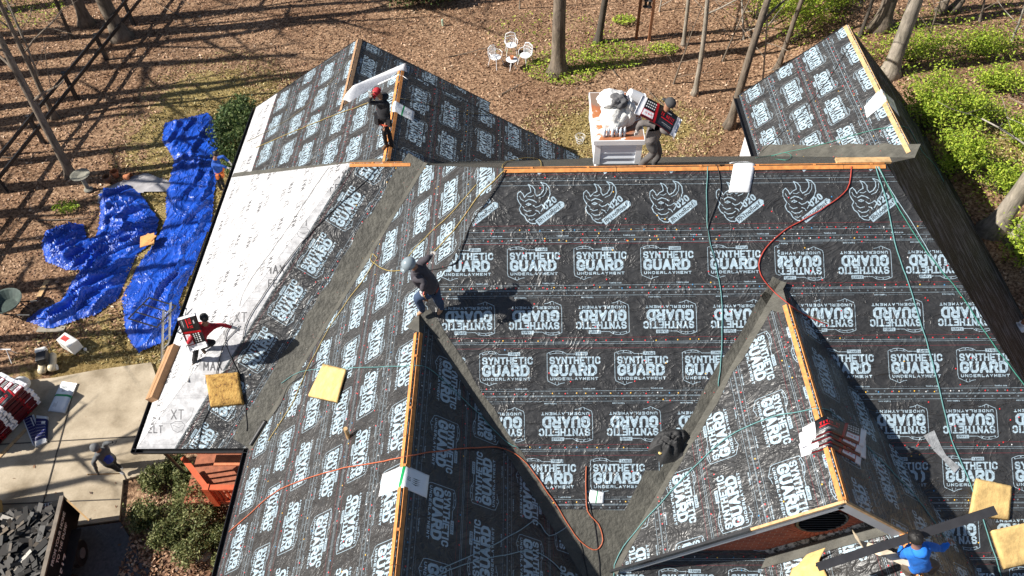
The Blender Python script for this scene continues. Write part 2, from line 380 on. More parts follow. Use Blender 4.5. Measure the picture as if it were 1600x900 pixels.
M_REDN = simple('red_cap', (.65, .03, .035), .4, .1, 8, 0); M_YELN = simple('yellow_cap', (.75, .42, .04), .4, .1, 8, 0)
M_BLUN = simple('blue_cap', (.04, .22, .45), .4, .1, 8, 0); M_WHTN = simple('white_cap', (.7, .7, .7), .4, .1, 8, 0)
# ---------------------------------------------------------------- ground height and the roof planes
def gz(x, y):
    h = -9.0 + 2.1*smooth((x-10)/5.)*smooth((y+8)/10.) + .9*smooth((y-20)/25)*smooth((x+5)/20)
    return h
tS, tW, tAE, tBW, tBE, tE, tD = .6795, .955, .8988, .9022, .8981, 1.0223, .9299
tLW, tLS, tCE, tCW, tLN, tN = .7948, .7208, .622, .6463, .9965, .8242
x0, x1, aa = -.3524, 7.7099, 1.8316
xa = x0-aa; za = -tW*aa; yA = za/tS
xb, zb, ygab = 5.386, -1.3909, -6.8961; yb = zb/tS
x2 = 6.9069; z2 = zb - tBE*(x2-xb); tB2 = .9022
xd, yD, eDx = 10.8047, 10.519, 7.8265; zd = -tE*(xd-x1); zDe = zd - tD*(xd-eDx)
xE = 14.544; zE = -tE*(xE-x1)
xw, ys, ze, wL = -9.7852, -3.2303, -6.2958, 5.3137
zL = ze + tLW*wL; yL = ys + tLW*wL/tLS; xL0 = xw+wL; xe = x0+ze/tW; yEc = yL+(zL-ze)/tLN
xc1, yc1, xc2, yc2 = -5.5086, 10.6899, -3.5741, 6.9873
zc1 = ze+tCW*(xc1-xw); zc2 = ze+tCW*(xc2-xw)
YF = -12.5
def rake_x(A, slope, px_t):
    lo, hi = A.x, A.x+9
    for _ in range(40):
        mid = (lo+hi)/2; q = Vector((mid, A.y, A.z-slope*(mid-A.x))); d = q-CAM
        px = 800+FPX*d.dot(_R)/d.dot(_F)
        if px < px_t: lo = mid
        else: hi = mid
    return lo
xC1e = rake_x(V(xc1, yc1, zc1), tCE, 765); zC1e = zc1-tCE*(xC1e-xc1)
xC2e = rake_x(V(xc2, yc2, zc2), tCE, 905); zC2e = zc2-tCE*(xC2e-xc2)
def roofz(x, y):
    z = gz(x, y)
    c = []
    if y < 7.6: c.append(min(tS*y if y < 0 else -tN*y, -tW*(x0-x) if x < x0 else 9, -tE*(x-x1) if x > x1 else 9, 0))
    if YF < y < yA+.01: c.append(min(za-tAE*(x-xa), -tW*(x0-x), za))
    if ygab < y < 0: c.append(min(zb-tBW*(xb-x), zb-tBE*(x-xb)))
    if YF < y < ygab+.3: c.append(min(z2-tB2*(x2-x), zb-tBE*(x-xb)))
    if x > xw and ys < y < yEc and x < -2: c.append(min(ze+tLW*(x-xw), ze+tLS*(y-ys), zL-tLN*(y-yL), zL))
    if xw < x < xC1e and 2.5 < y < yc1: c.append(min(ze+tCW*(x-xw), zc1-tCE*(x-xc1)))
    if xw < x < xC2e and 2.5 < y < yc2: c.append(min(ze+tCW*(x-xw), zc2-tCE*(x-xc2)))
    if x > eDx and .5 < y < yD and x < xE: c.append(min(zd-tD*(xd-x), -tE*(x-x1)))
    for v in c:
        lim = zE if x > x1 else min(ze, zC2e if y > 2.5 else ze)
        if v >= lim-.02: z = max(z, v)
    return z
def drop(px, py, off=0.):
    d = ray(px, py).normalized(); t = 6.; p = CAM+d*t
    while p.z > roofz(p.x, p.y) and t < 120: t += .06; p = CAM+d*t
    lo, hi = t-.06, t
    for _ in range(12):
        mid = (lo+hi)/2; q = CAM+d*mid
        if q.z > roofz(q.x, q.y): lo = mid
        else: hi = mid
    q = CAM+d*hi; q.z += off; return q
def clip(poly, ax, lim, keep_less):
    """poly list of (u,v)"""
    out = []; n = len(poly)
    for i in range(n):
        a, b = poly[i], poly[(i+1) % n]
        ia = (a[ax] <= lim) == keep_less; ib = (b[ax] <= lim) == keep_less
        if ia: out.append(a)
        if ia != ib:
            t = (lim-a[ax])/(b[ax]-a[ax]); out.append((a[0]+(b[0]-a[0])*t, a[1]+(b[1]-a[1])*t))
    return out
def inpoly(pt, poly):
    x, y = pt; c = False
    for (ax, ay), (bx, by) in zip(poly, poly[1:]+poly[:1]):
        if (ay > y) != (by > y) and x < (bx-ax)*(y-ay)/(by-ay)+ax: c = not c
    return c
def segdist(p, a, b):
    ax, ay = a; bx, by = b; dx, dy = bx-ax, by-ay; t = max(0, min(1, ((p[0]-ax)*dx+(p[1]-ay)*dy)/(dx*dx+dy*dy+1e-9)))
    return math.hypot(p[0]-ax-t*dx, p[1]-ay-t*dy)
HC = thing('house', 'large house being reroofed, steep gabled roof covered in printed black underlayment', 'house', (2, 0, -9))
NAILM = [M_REDN, M_YELN, M_BLUN, M_WHTN]
class Plane:
    """in-plane frame: U along the courses, Vv up the slope, N out"""
    def __init__(s, pts, U):
        s.p = [Vector(p) for p in pts]; a, b, c = s.p[0], s.p[1], s.p[2]
        nn = (b-a).cross(c-a).normalized()
        if nn.z < 0: nn = -nn
        s.N = nn; s.U = (Vector(U)-nn*Vector(U).dot(nn)).normalized(); s.V = nn.cross(s.U)
        if s.V.z < 0: s.U, s.V = -s.U, -s.V
        s.O = s.p[0]
        s.uv = [((q-s.O).dot(s.U), (q-s.O).dot(s.V)) for q in s.p]
    def P(s, u, v, h=0): return s.O + s.U*u + s.V*v + s.N*h
    def px(s, px, py):
        d = ray(px, py); q = CAM + d*((s.O-CAM).dot(s.N)/d.dot(s.N)); return ((q-s.O).dot(s.U), (q-s.O).dot(s.V))
def deck(pl, name='roof_slope', th=.16):
    mb = MB(); top = [pl.O+pl.U*u+pl.V*v for u, v in pl.uv]; bot = [q-pl.N*th for q in top]; n = len(top)
    mb.poly(top); mb.poly(bot[::-1])
    for i in range(n): mb.poly([top[i], bot[i], bot[(i+1) % n], top[(i+1) % n]])
    return mb.build(name, M_DECK, HC)
def sheet(pl, parent, vlines, seed, poly=None, h=.006, split=None, flips=None, mats=None, offs=None, nails=1.0, yellow=.1, vup=None, lab=None, name='underlayment'):
    """printed courses laid over the slope: one mesh, strip by strip"""
    rg = random.Random(seed); mb = MB(); poly = poly or pl.uv
    ML = [M_GUARD, M_RHINO, M_FELT]+NAILM
    us = [p[0] for p in poly]; vs = [p[1] for p in poly]
    k = 0
    for (va, vb) in vlines:
        P1 = clip(clip(poly, 1, vb, True), 1, va, False)
        flip = (k % 2 == 1) if flips is None else flips[k]
        off = rg.random()*PER if offs is None else offs[k]
        mi = mats[k] if mats else 0
        segs = [(-99, 99, off, flip)]
        if split and k in split: segs = [(-99, split[k][0], off, flip), (split[k][0], 99, split[k][1], split[k][2])]
        lap = .0012*(k % 3)
        for (ua, ub, of, fl) in segs:
            P2 = P1
            if ub < 99: P2 = clip(P2, 0, ub, True)
            if ua > -99: P2 = clip(P2, 0, ua, False)
            if len(P2) < 3: continue
            uv = []
            for (u, v) in P2:
                uu = (u-of)/PER; vv = (v-va)/EXP
                if fl: uu = -uu; vv = 1-vv
                uv.append((uu, vv))
            mb.poly([pl.P(u, v, h+lap) for u, v in P2], mi, uv)
        if nails:
            uu0, uu1 = min(p[0] for p in P1) if P1 else 0, max(p[0] for p in P1) if P1 else 0
            def nail(u, v):
                if not inpoly((u, v), poly) or not (va-.1 <= v <= vb+.1): return
                if min(segdist((u, v), a, b) for a, b in zip(poly, poly[1:]+poly[:1])) < .04: return
                r = .0155; q = rg.random(); c = 3+(1 if q < yellow else 2 if q < yellow+.07 else 3 if q < yellow+.17 else 0)
                mb.raw([pl.P(u+r*math.cos(a), v+r*math.sin(a), h+.004+lap) for a in (0, 1.05, 2.09, 3.14, 4.19, 5.24)]+[pl.P(u, v, h+.010+lap)], [(i, (i+1) % 6, 6) for i in range(6)], c)
            if mi != 2:
                u = uu0+.1
                while u < uu1: 
                    if rg.random() < .7*nails: nail(u+rg.uniform(-.05, .05), va+.05+rg.uniform(-.012, .012))
                    u += .24
                for _ in range(int((uu1-uu0)*1.5*nails)): nail(rg.uniform(uu0, uu1), rg.uniform(va, vb))
        k += 1
    o = mb.build(name, ML, parent)
    if lab: o['label'] = lab
    return o
def rows(v0, vmin, vmax, E=EXP):
    out = []; k = math.floor((vmin-v0)/E)
    while v0+k*E < vmax: out.append((v0+k*E, v0+(k+1)*E)); k += 1
    return out
def vr(pl): return min(p[1] for p in pl.uv), max(p[1] for p in pl.uv)
def membrane(pl, a, b, wd, h=.014, mat=None, name='valley_membrane', side=None, rag=.05, seed=1):
    """strip of grey membrane from line a-b (world) out to width wd on the plane"""
    rg = random.Random(seed); ua = ((a-pl.O).dot(pl.U), (a-pl.O).dot(pl.V)); ub = ((b-pl.O).dot(pl.U), (b-pl.O).dot(pl.V))
    dx, dy = ub[0]-ua[0], ub[1]-ua[1]; L = math.hypot(dx, dy); nx, ny = -dy/L, dx/L
    if side is not None and side < 0: nx, ny = -nx, -ny
    n = max(2, int(L/.35)); mb = MB(); st = []
    for i in range(n+1):
        t = i/n; wv = wd*(1+rag*rg.uniform(-1, 1)); st.append((ua[0]+dx*t, ua[1]+dy*t, wv))
    for (p, q) in zip(st[:-1], st[1:]):
        mb.poly([pl.P(p[0], p[1], h), pl.P(q[0], q[1], h), pl.P(q[0]+nx*q[2], q[1]+ny*q[2], h), pl.P(p[0]+nx*p[2], p[1]+ny*p[2], h)])
    return mb.build(name, mat or M_MEMB, HC)
def patch(pl, pxs, h=.018, mat=None, name='membrane_patch', parent=None):
    mb = MB(); mb.poly([pl.P(*pl.px(*q), h) for q in pxs]); return mb.build(name, mat or M_MEMB, parent or HC)
# ---- slopes
PS = Plane([(x0, 0, 0), (x1, 0, 0), (x1-ze/tE, ze/tS, ze), (xa, ze/tS, ze), (xa, yA, za)], (1, 0, 0))
PW = Plane([(x0, 0, 0), (x0+zL/tW, -zL/tN, zL), (x0+zL/tW, yL-.2, zL), (xe, ys, ze), (xe, YF, ze), (xa, YF, za), (xa, yA, za)], (0, 1, 0))
PE = Plane([(x1, 0, 0), (xE, zE/tS, zE), (xE, yD, zE), (xd, yD, zd), (xd, -zd/tN, zd)], (0, 1, 0))
PN = Plane([(x1, 0, 0), (x0, 0, 0), (x0+ze/tW, -ze/tN, ze), (x1-ze/tE, -ze/tN, ze)], (1, 0, 0))
PLS = Plane([(xw, ys, ze), (xe, ys, ze), (x0+zL/tW, yL, zL), (xL0, yL, zL)], (1, 0, 0))
PLW = Plane([(xw, ys, ze), (xL0, yL, zL), (xw, yEc, ze)], (0, 1, 0))
PLN = Plane([(xw, yEc, ze), (xL0, yL, zL), (-2.5, yL, zL), (-2.5, yEc, ze)], (1, 0, 0))
PCW = Plane([(xw, yc1, ze), (xc1, yc1, zc1), (xc1, yc2, zc1), (xc2, yc2, zc2), (xc2, 2.7, zc2), (xw, 2.7, ze)], (0, 1, 0))
PC1 = Plane([(xc1, yc1, zc1), (xc1, 2.7, zc1), (xC1e, 2.7, zC1e), (xC1e, yc1, zC1e)], (0, 1, 0))
PC2 = Plane([(xc2, yc2, zc2), (xc2, 2.66, zc2), (xC2e, 2.66, zC2e), (xC2e, yc2, zC2e)], (0, 1, 0))
PDW = Plane([(xd, yD, zd), (eDx, yD, zDe), (eDx, .8, zDe), (xd, .8, zd)], (0, 1, 0))
xBl = xb-(zb-tS*ygab)/tBW
PBW = Plane([(xb, yb, zb), (xb, ygab, zb), (xBl, ygab, tS*ygab)], (0, 1, 0))
PBE = Plane([(xb, yb, zb), (xb+(zb-ze)/tBE, ze/tS, ze), (xb+(zb-ze)/tBE, YF, ze), (x2, YF, z2), (x2, ygab, z2), (xb, ygab, zb)], (0, 1, 0))
yw = ygab+.32
PB2 = Plane([(x2, yw, z2), (x2, YF, z2), (x2-(z2-ze)/tB2, YF, ze), (x2-(z2-ze)/tB2, yw, ze)], (0, 1, 0))
PAE = Plane([(xa, yA, za), (xa+(za-ze)/tAE, ze/tS, ze), (xa+(za-ze)/tAE, YF, ze), (xa, YF, za)], (0, 1, 0))
# south slope: rows measured down from the ridge
dS = deck(PS); PH = 2.629; v_of = lambda s: -s
rl = [(-1.40, -.03), (-1.62, -1.40)] + [(-(PH+k*EXP), -(PH+(k-1)*EXP)) for k in range(0, 8)]
rl[2] = (-PH, -1.62)
def uS(px, py): return PS.px(px, py)[0]
offs = [uS(808, 310)-.0, .3, uS(897, 418)-.025, uS(877.7, 497)+.025, uS(861-6, 580)-.025, uS(925.7, 660)+.025, uS(923, 748)-.025, 1.1, .2, .7]
split = {2: (uS(1219, 418), uS(1286.7, 405)+.025, True), 3: (uS(1283, 497), uS(1337, 510)+.025, True), 4: (uS(1345, 590), uS(1390, 600)-.025, False), 5: (uS(1340, 680), uS(1560, 690)+.025, True), 6: (uS(1440, 760), uS(1475, 765)-.025, False)}
sheet(PS, dS, rl, 1, mats=[1, 0]+[0]*8, flips=[False, False, False, True, False, True, False, True, False, True], offs=offs, split=split, nails=1.3, yellow=.16)
dW = deck(PW); lo, hi = vr(PW); sheet(PW, dW, rows(-.15, lo, hi), 3)
dE = deck(PE); o = patch(PE, [(1388, 258), (1430, 250), (1420, 157), (1325, 40)], name='membrane_patch') if False else None
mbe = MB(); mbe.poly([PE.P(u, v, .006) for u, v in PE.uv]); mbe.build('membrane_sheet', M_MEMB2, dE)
dN = deck(PN); mbn = MB(); mbn.poly([PN.P(u, v, .006) for u, v in PN.uv]); mbn.build('membrane_sheet', M_MEMB, dN)
dLS = deck(PLS)
# white felt and, along the valley, a black printed strip laid parallel to it
vdir = (V(x0+zL/tW, yL, zL)-V(xe, ys, ze)).normalized()
PLSv = Plane([(xe, ys, ze), (x0+zL/tW, yL, zL), (xL0, yL, zL), (xw, ys, ze)], vdir)
wf = MB(); 
uvw = [(u/PER, v/EXP) for u, v in PLS.uv]; wf.poly([PLS.P(u, v, .004) for u, v in PLS.uv], 0, [(q[0]*.9, q[1]*.9) for q in uvw]); wf.build('felt_sheet', M_FELT, dLS)['label'] = 'white felt'
lo, hi = vr(PLSv); sgn = 1 if abs(hi) > abs(lo) else -1
if sgn > 0: sheet(PLSv, dLS, [(0.0, .50), (.50, .50+EXP)], 5, offs=[0, .25], flips=[False, False], h=.010, nails=.8)
else: sheet(PLSv, dLS, [(-.50, 0.0), (-.50-EXP, -.50)], 5, offs=[0, .25], flips=[False, False], h=.010, nails=.8)
dLW = deck(PLW); lo, hi = vr(PLW); sheet(PLW, dLW, rows(.1, lo, hi), 6, mats=[2]*12, nails=0, name='felt_sheet')['label'] = 'white felt'
dLN = deck(PLN); mbn = MB(); mbn.poly([PLN.P(u, v, .006) for u, v in PLN.uv]); mbn.build('membrane_sheet', M_MEMB, dLN)
dCW = deck(PCW); lo, hi = vr(PCW); sheet(PCW, dCW, rows(lo+.0, lo, hi), 8, mats=[2]+[0]*12)
dC1 = deck(PC1); lo, hi = vr(PC1); sheet(PC1, dC1, rows(hi, lo, hi), 9)
dC2 = deck(PC2); lo, hi = vr(PC2); sheet(PC2, dC2, rows(hi-.1, lo, hi), 10)
dDW = deck(PDW); lo, hi = vr(PDW); sheet(PDW, dDW, rows(lo+.02, lo, hi), 11, nails=1.4)
dBW = deck(PBW); lo, hi = vr(PBW); sheet(PBW, dBW, rows(hi-.35, lo, hi), 12)
dBE = deck(PBE); lo, hi = vr(PBE); sheet(PBE, dBE, rows(hi-.2, lo, hi), 13, nails=.6)
dB2 = deck(PB2); lo, hi = vr(PB2); sheet(PB2, dB2, rows(hi-.5, lo, hi), 14)
dAE = deck(PAE); lo, hi = vr(PAE); sheet(PAE, dAE, rows(hi-.25, lo, hi), 15, nails=.8)
# ---- valley membranes
def side_of(pl, a, b, inside):
    ua = Vector(((a-pl.O).dot(pl.U), (a-pl.O).dot(pl.V))); ub = Vector(((b-pl.O).dot(pl.U), (b-pl.O).dot(pl.V))); q = Vector(((inside-pl.O).dot(pl.U), (inside-pl.O).dot(pl.V)))
    d = ub-ua; return 1 if (-d.y*(q-ua).x + d.x*(q-ua).y) > 0 else -1
def vm(pl, a, b, wd, seed, rag=.06, h=.014, mat=None):
    c = sum((p for p in pl.p), V(0, 0, 0))/len(pl.p); membrane(pl, a, b, wd, h, mat, side=side_of(pl, a, b, c), rag=rag, seed=seed)
inner = V(xe, ys, ze); L1 = V(x0+zL/tW, yL, zL)
vm(PLS, inner, L1, .50, 1, .08, .018); vm(PW, inner, L1, .24, 2, .1)
A0 = V(xa, yA, za); Av = V(xa+(za-ze)/tAE, ze/tS, ze); vm(PS, A0, Av, .26, 3, .12)
B0 = V(xb, yb, zb); Bl = V(xBl, ygab, tS*ygab); Br = V(xb+(zb-ze)/tBE, ze/tS, ze)
vm(PS, B0, Bl, .22, 4, .2); vm(PBW, B0, Bl, .15, 5, .25); vm(PS, B0, Br, .50, 6, .12)
patch(PS, [(840, 795), (984, 797), (962, 900), (905, 905)], .019)
patch(PS, [(976, 797), (1008, 735), (1035, 735), (1045, 790), (970, 880)], .021)
patch(PW, [(636, 512), (648, 497), (656, 492), (656, 520)], .02); patch(PAE, [(656, 492), (664, 505), (657, 527), (654, 525)], .02)
patch(PBW, [(1213, 440), (1224, 452), (1234, 487), (1222, 490), (1195, 482)], .02)
# C wing foot membranes, north strip pieces
Cend = V(xc2, yL+(zL-zc2)/tLN, zc2)
Ecn = V(xw, yEc, ze)
vm(PCW, Cend, Ecn, .20, 7, .1); vm(PC2, Cend, V(xC2e, -zC2e/tN, zC2e), .22, 8, .1)
vm(PDW, V(xd, -zd/tN, zd), V(eDx, -zDe/tN, zDe), .45, 9, .1)
# black printed flap below the ridge on the left wing is kept; orange plywood along every ridge
def ridge(a, b, name='ridge_decking', wd=.085, slot=.03, tl=.9, tr=.9, mat=None, h=.02):
    a = Vector(a); b = Vector(b); t = (b-a).normalized(); s = t.cross(V(0, 0, 1)).normalized(); mb = MB()
    for sg, sl in ((1, tr), (-1, tl)):
        dv = (s*sg - V(0, 0, sl)).normalized(); nn = (s*sg*sl+V(0, 0, 1)).normalized()
        e0 = slot/2; k = 0; L = (b-a).length; u = 0.
        while u < L:
            ln = min(2.4, L-u); c = a + t*(u+ln/2) + dv*(e0+wd/2) + nn*h; mb.box(c, ln-.012, wd, .018, (t, dv, nn)); u += 2.4
    mb.bar(a-V(0, 0, .012), b-V(0, 0, .012), slot, .02, mi=1)
    for u in np.arange(.6, (b-a).length, 1.2): mb.box(a+t*u+V(0, 0, h*.6), .05, slot*1.6, .02, (t, s, V(0, 0, 1)))
    return mb.build(name, [mat or M_OSB, M_BLKP], HC)
ridge((x0-.05, 0, .0), (x1-.02, 0, .0), tl=tN, tr=tS); ridge((xL0+.02, yL, zL), (x0+zL/tW-.35, yL, zL), tl=tLN, tr=tLS)
ridge((xa, yA-.45, za), (xa, YF, za), tl=tAE, tr=tW); ridge((xb, yb-.62, zb), (xb, ygab, zb), tl=tBE, tr=tBW)
ridge((x2, ygab, z2), (x2, YF, z2), tl=tBE, tr=tB2); ridge((xd, yD, zd), (xd, 4.1, zd), tl=tE, tr=tD, mat=M_WOOD, wd=.12)
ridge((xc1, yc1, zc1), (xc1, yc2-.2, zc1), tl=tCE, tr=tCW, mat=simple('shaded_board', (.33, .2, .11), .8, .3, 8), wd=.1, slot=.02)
ridge((xc2, yc2, zc2), (xc2, Cend.y+.1, zc2), tl=tCE, tr=tCW)
mb = MB(); mb.box(V(x1-.45, .12, .0), 1.15, .16, .05, mi=0); mb.build('loose_board_end', M_WOOD, HC)
# ---- eaves and rakes: black gutters and drip edge
def gutter(a, b, out, name='gutter'):
    a = Vector(a); b = Vector(b); out = Vector(out); mb = MB(); prof = [(0, .0), (0, -.13), (.09, -.13), (.13, 0), (.115, 0), (.085, -.11), (.012, -.11), (.012, 0)]
    for i in range(len(prof)):
        p, q = prof[i], prof[(i+1) % len(prof)]
        mb.poly([a+out*p[0]+V(0, 0, p[1]), a+out*q[0]+V(0, 0, q[1]), b+out*q[0]+V(0, 0, q[1]), b+out*p[0]+V(0, 0, p[1])])
    return mb.build(name, M_BLACK, HC)
gutter((xw, ys-.1, ze-.0), (xw, yc1, ze-.0), (-1, 0, 0)); gutter((xw-.1, ys, ze), (xe-.02, ys, ze), (0, -1, 0)); gutter((xe, ys-.02, ze), (xe, YF, ze), (-1, 0, 0))
gutter((eDx, yD, zDe), (eDx, 1.2, zDe), (-1.9, 0, 0)); gutter((xE, zE/tS, zE), (xE, yD, zE), (1, 0, 0))
def fascia(a, b, h=.2, th=.03, mat=None, off=(0, 0, 0), name='rake_board', up=V(0, 0, 1)):
    mb = MB(); d = Vector(off); mb.bar(Vector(a)+d-V(0, 0, h/2), Vector(b)+d-V(0, 0, h/2), th, h, up); return mb.build(name, mat or M_BLACK, HC)
pk = V(xb, ygab, zb)
wl = V(xBl-.02, ygab, tS*ygab); midw = pk.lerp(wl, .36)
fascia(pk, wl, .2, .03, M_GREYP, (0, -.02, -.06)); fascia(pk, V(x2+.1, ygab, z2-.1), .2, .03, M_GREYP, (0, -.02, -.06))
fascia(midw, wl, .1, .05, M_BLACK, (0, -.025, .05), 'drip_edge'); fascia(pk, midw, .045, .05, M_WOOD, (0, -.02, .012), 'rake_plywood'); fascia(pk, V(x2, ygab, z2), .045, .05, M_WOOD, (0, -.02, .012), 'rake_plywood')
mb = MB(); mb.poly([pk+V(0, 0, -.2), pk+V(0, .34, -.2), wl+V(.2, .34, -.12), wl+V(.2, 0, -.12)]); mb.poly([pk+V(0, 0, -.2), V(x2, ygab, z2-.2), V(x2, ygab+.34, z2-.2), pk+V(0, .34, -.2)]); mb.build('soffit', M_GREYP, HC)
fascia((xc1, yc1, zc1), (xw, yc1, ze), .18, .03, off=(0, .02, 0)); fascia((xc1, yc1, zc1), (xC1e, yc1, zC1e), .18, .03, off=(0, .02, 0)); fascia((xc2, yc2, zc2), (xC2e, yc2, zC2e), .18, .03, off=(0, .02, 0))
fascia((xd, yD, zd), (eDx, yD, zDe), .18, .03, off=(0, .02, 0)); fascia((xd, yD, zd), (xE, yD, zE), .18, .03, M_WOOD, off=(0, .02, 0))
# ---- walls
def m_brick():
    mt, n, p = newmat('red_brick'); tc = n.nodes.new('ShaderNodeTexCoord'); b = n.nodes.new('ShaderNodeTexBrick'); n.links.new(tc.outputs['UV'], b.inputs[0])
    b.inputs['Scale'].default_value = 1; b.inputs['Brick Width'].default_value = .21; b.inputs['Row Height'].default_value = .075; b.inputs['Mortar Size'].default_value = .006
    b.inputs['Color1'].default_value = (.38, .075, .03, 1); b.inputs['Color2'].default_value = (.26, .05, .025, 1); b.inputs['Mortar'].default_value = (.38, .26, .2, 1)
    c = mixc(n, .5, b.outputs[0], ramp(n, noise(n, 6, 5), [(.3, (.55, .5, .5)), (.7, (1, 1, 1))]), 'MULTIPLY'); n.links.new(c, p.inputs['Base Color']); p.inputs['Roughness'].default_value = .9
    bump(n, p, b.outputs['Fac'], -.4, .01); return mt
M_BRICK = m_brick()
def wall(pts, name='wall', mat=None, uvax=(0, 2)):
    mb = MB(); mb.poly(pts, 0, [(p[uvax[0]], p[uvax[1]]) for p in pts]); return mb.build(name, mat or M_BRICK, HC)
# front gable: wall with a ring of bricks round a dark oval louver
gw = [V(xb, yw, zb-.14), V(xb-3.75, yw, zb-.14-3.75*tBW), V(xb-3.75, yw, -5.6), V(xb+2.1, yw, -5.6), V(xb+2.1, yw, zb-.14-2.1*tBE)]
wall(gw, 'gable_wall')
def uc(): 
    d = ray(1283, 811); return CAM + d*((yw-CAM.y)/d.y)
vc = uc(); rv = .47
ring = MB()
for k in range(44):
    a = 2*math.pi*k/44; X = V(math.cos(a), 0, math.sin(a)); T = V(-math.sin(a), 0, math.cos(a))
    ring.box(vc+X*(rv+.11)+V(0, -.012, 0), .18, .066, .05, (X, T, V(0, 1, 0)), 0)
ro = ring.build('brick_ring', simple('soldier_brick', (.36, .09, .045), .9, .4, 12), HC)
lv = MB(); lv.lathe(vc+V(0, -.03, 0), [(rv, -.06), (rv, .03), (rv-.05, .03), (rv-.05, -.02)], 36, ax=(V(1, 0, 0), V(0, 0, 1), V(0, -1, 0)))
for k in range(9):
    zz = -rv+.1+k*.105; hw = math.sqrt(max(0, (rv-.05)**2-zz*zz)); lv.box(vc+V(0, -.05, zz), 2*hw, .012, .12, (V(1, 0, 0), V(0, .7, .7), V(0, -.7, .7)))
lv.build('louver', M_BLKP, HC)
# tar strip at the wall foot, on the lower wing
mb = MB(); q0 = V(x2-.15, yw-.03, z2-.15*tB2+.06)
def m_tar():
    mt, n, p = newmat('tar_and_plaster'); n.links.new(ramp(n, noise(n, 9, 6, .75), [(.44, (.015, .015, .015)), (.56, (.45, .44, .41))]), p.inputs['Base Color']); return mt
mb.bar(q0, q0+V(-2.6, 0, -2.6*tB2), .16, .05, up=V(0, -.75, .65)); mb.build('tar_strip', m_tar(), HC)
mb = MB(); mb.bar(q0+V(0, -.16, 0), q0+V(-2.6, -.16, -2.6*tB2), .22, .012, up=V(-.6, -.1, .75)); mb.build('wall_membrane', M_MEMB, HC)
# outer walls
def blockwalls(xA, xB, yA_, yB, zt, mat, name='wall'):
    P4 = [(xA, yA_), (xB, yA_), (xB, yB), (xA, yB)]; mb = MB(); acc = 0
    for (a, b) in zip(P4, P4[1:]+P4[:1]):
        L = math.hypot(b[0]-a[0], b[1]-a[1]); mb.poly([(a[0], a[1], -9.3), (b[0], b[1], -9.3), (b[0], b[1], zt), (a[0], a[1], zt)], 0, [(acc, 0), (acc+L, 0), (acc+L, zt+9.3), (acc, zt+9.3)]); acc += L
    mb.build(name, mat, HC)
blockwalls(xw+.5, xC1e-.5, ys+1.6, yc1-.4, ze-.05, M_WHITE); blockwalls(xe+.5, xE-.6, -11, 6.5, ze-.75, M_BRICK); blockwalls(eDx+.45, xE-.65, 4, yD-.4, zE-.1, M_WHITE)
# white window band on the north wing wall, under its west eave
mb = MB(); xx = eDx+.42
for k in range(3): mb.box((xx, 3.2+k*1.5, zDe-1.2), .05, .95, 1.5, mi=0); mb.box((xx-.03, 3.2+k*1.5, zDe-1.2), .02, .75, 1.3, mi=1)
mb.build('window', [M_WHITE, simple('window_glass', (.05, .07, .09), .1, .1, 3, 0)], HC)
# chimney
def uz(px, py, y): return at_y(px, py, y)
yc = .42
cl, cr_ = at_y(931, 259, yc).x, at_y(994, 259, yc).x; zt = at_y(962, 220, yc).z; zb_ = -.6
dep = 1.5
ch = thing.__call__ if False else None
chm = MB(); cx = (cl+cr_)/2; cw = cr_-cl
chm.box((cx, yc+dep/2, (zt+zb_)/2), cw, dep, zt-zb_)
CH = chm.build('chimney', M_WHITE, HC)
sd = MB()
nb = 4
for k in range(nb):
    h0 = -.22+(zt+.22)*k/nb; h1 = -.22+(zt+.22)*(k+1)/nb
    for (A, B, o_) in ((V(cl, yc, 0), V(cr_, yc, 0), V(0, -1, 0)), (V(cl, yc+dep, 0), V(cl, yc, 0), V(-1, 0, 0)), (V(cr_, yc, 0), V(cr_, yc+dep, 0), V(1, 0, 0))):
        sd.poly([A+o_*.055+V(0, 0, h0), B+o_*.055+V(0, 0, h0), B+o_*.008+V(0, 0, h1), A+o_*.008+V(0, 0, h1)]); sd.poly([A+V(0, 0, h0), B+V(0, 0, h0), B+o_*.055+V(0, 0, h0), A+o_*.055+V(0, 0, h0)][::-1])
sd.build('siding', simple('pale_siding', (.62, .66, .72), .5, .05, 3, .05), CH)
for (xx_, yy_) in ((cl, yc), (cr_, yc), (cl, yc+dep), (cr_, yc+dep)):
    tr = MB(); tr.box((xx_, yy_, (zt-.25)/2), .13, .13, zt+.2); tr.build('corner_board', M_WHITE, CH)
tp = MB(); tp.box((cx, yc+dep/2, zt+.02), cw+.2, dep+.2, .12)
tp.build('chimney_cap', M_WHITE, CH)
def m_rustcap():
    mt, n, p = newmat('rusting_cap'); f = noise(n, 1.3, 6, .6, .5)
    c = ramp(n, f, [(.40, (.72, .72, .72)), (.43, (.42, .16, .06)), (.52, (.34, .11, .045)), (.60, (.22, .15, .11))]); n.links.new(c, p.inputs['Base Color']); p.inputs['Roughness'].default_value = .7; return mt
tp2 = MB(); tp2.poly([(cx-cw/2-.08, yc-.08, zt+.084), (cx+cw/2+.08, yc-.08, zt+.084), (cx+cw/2+.08, yc+dep+.08, zt+.084), (cx-cw/2-.08, yc+dep+.08, zt+.084)]); tp2.build('cap_top', m_rustcap(), CH)
CHT = zt+.09; CHC = (cx, yc, dep, cw)
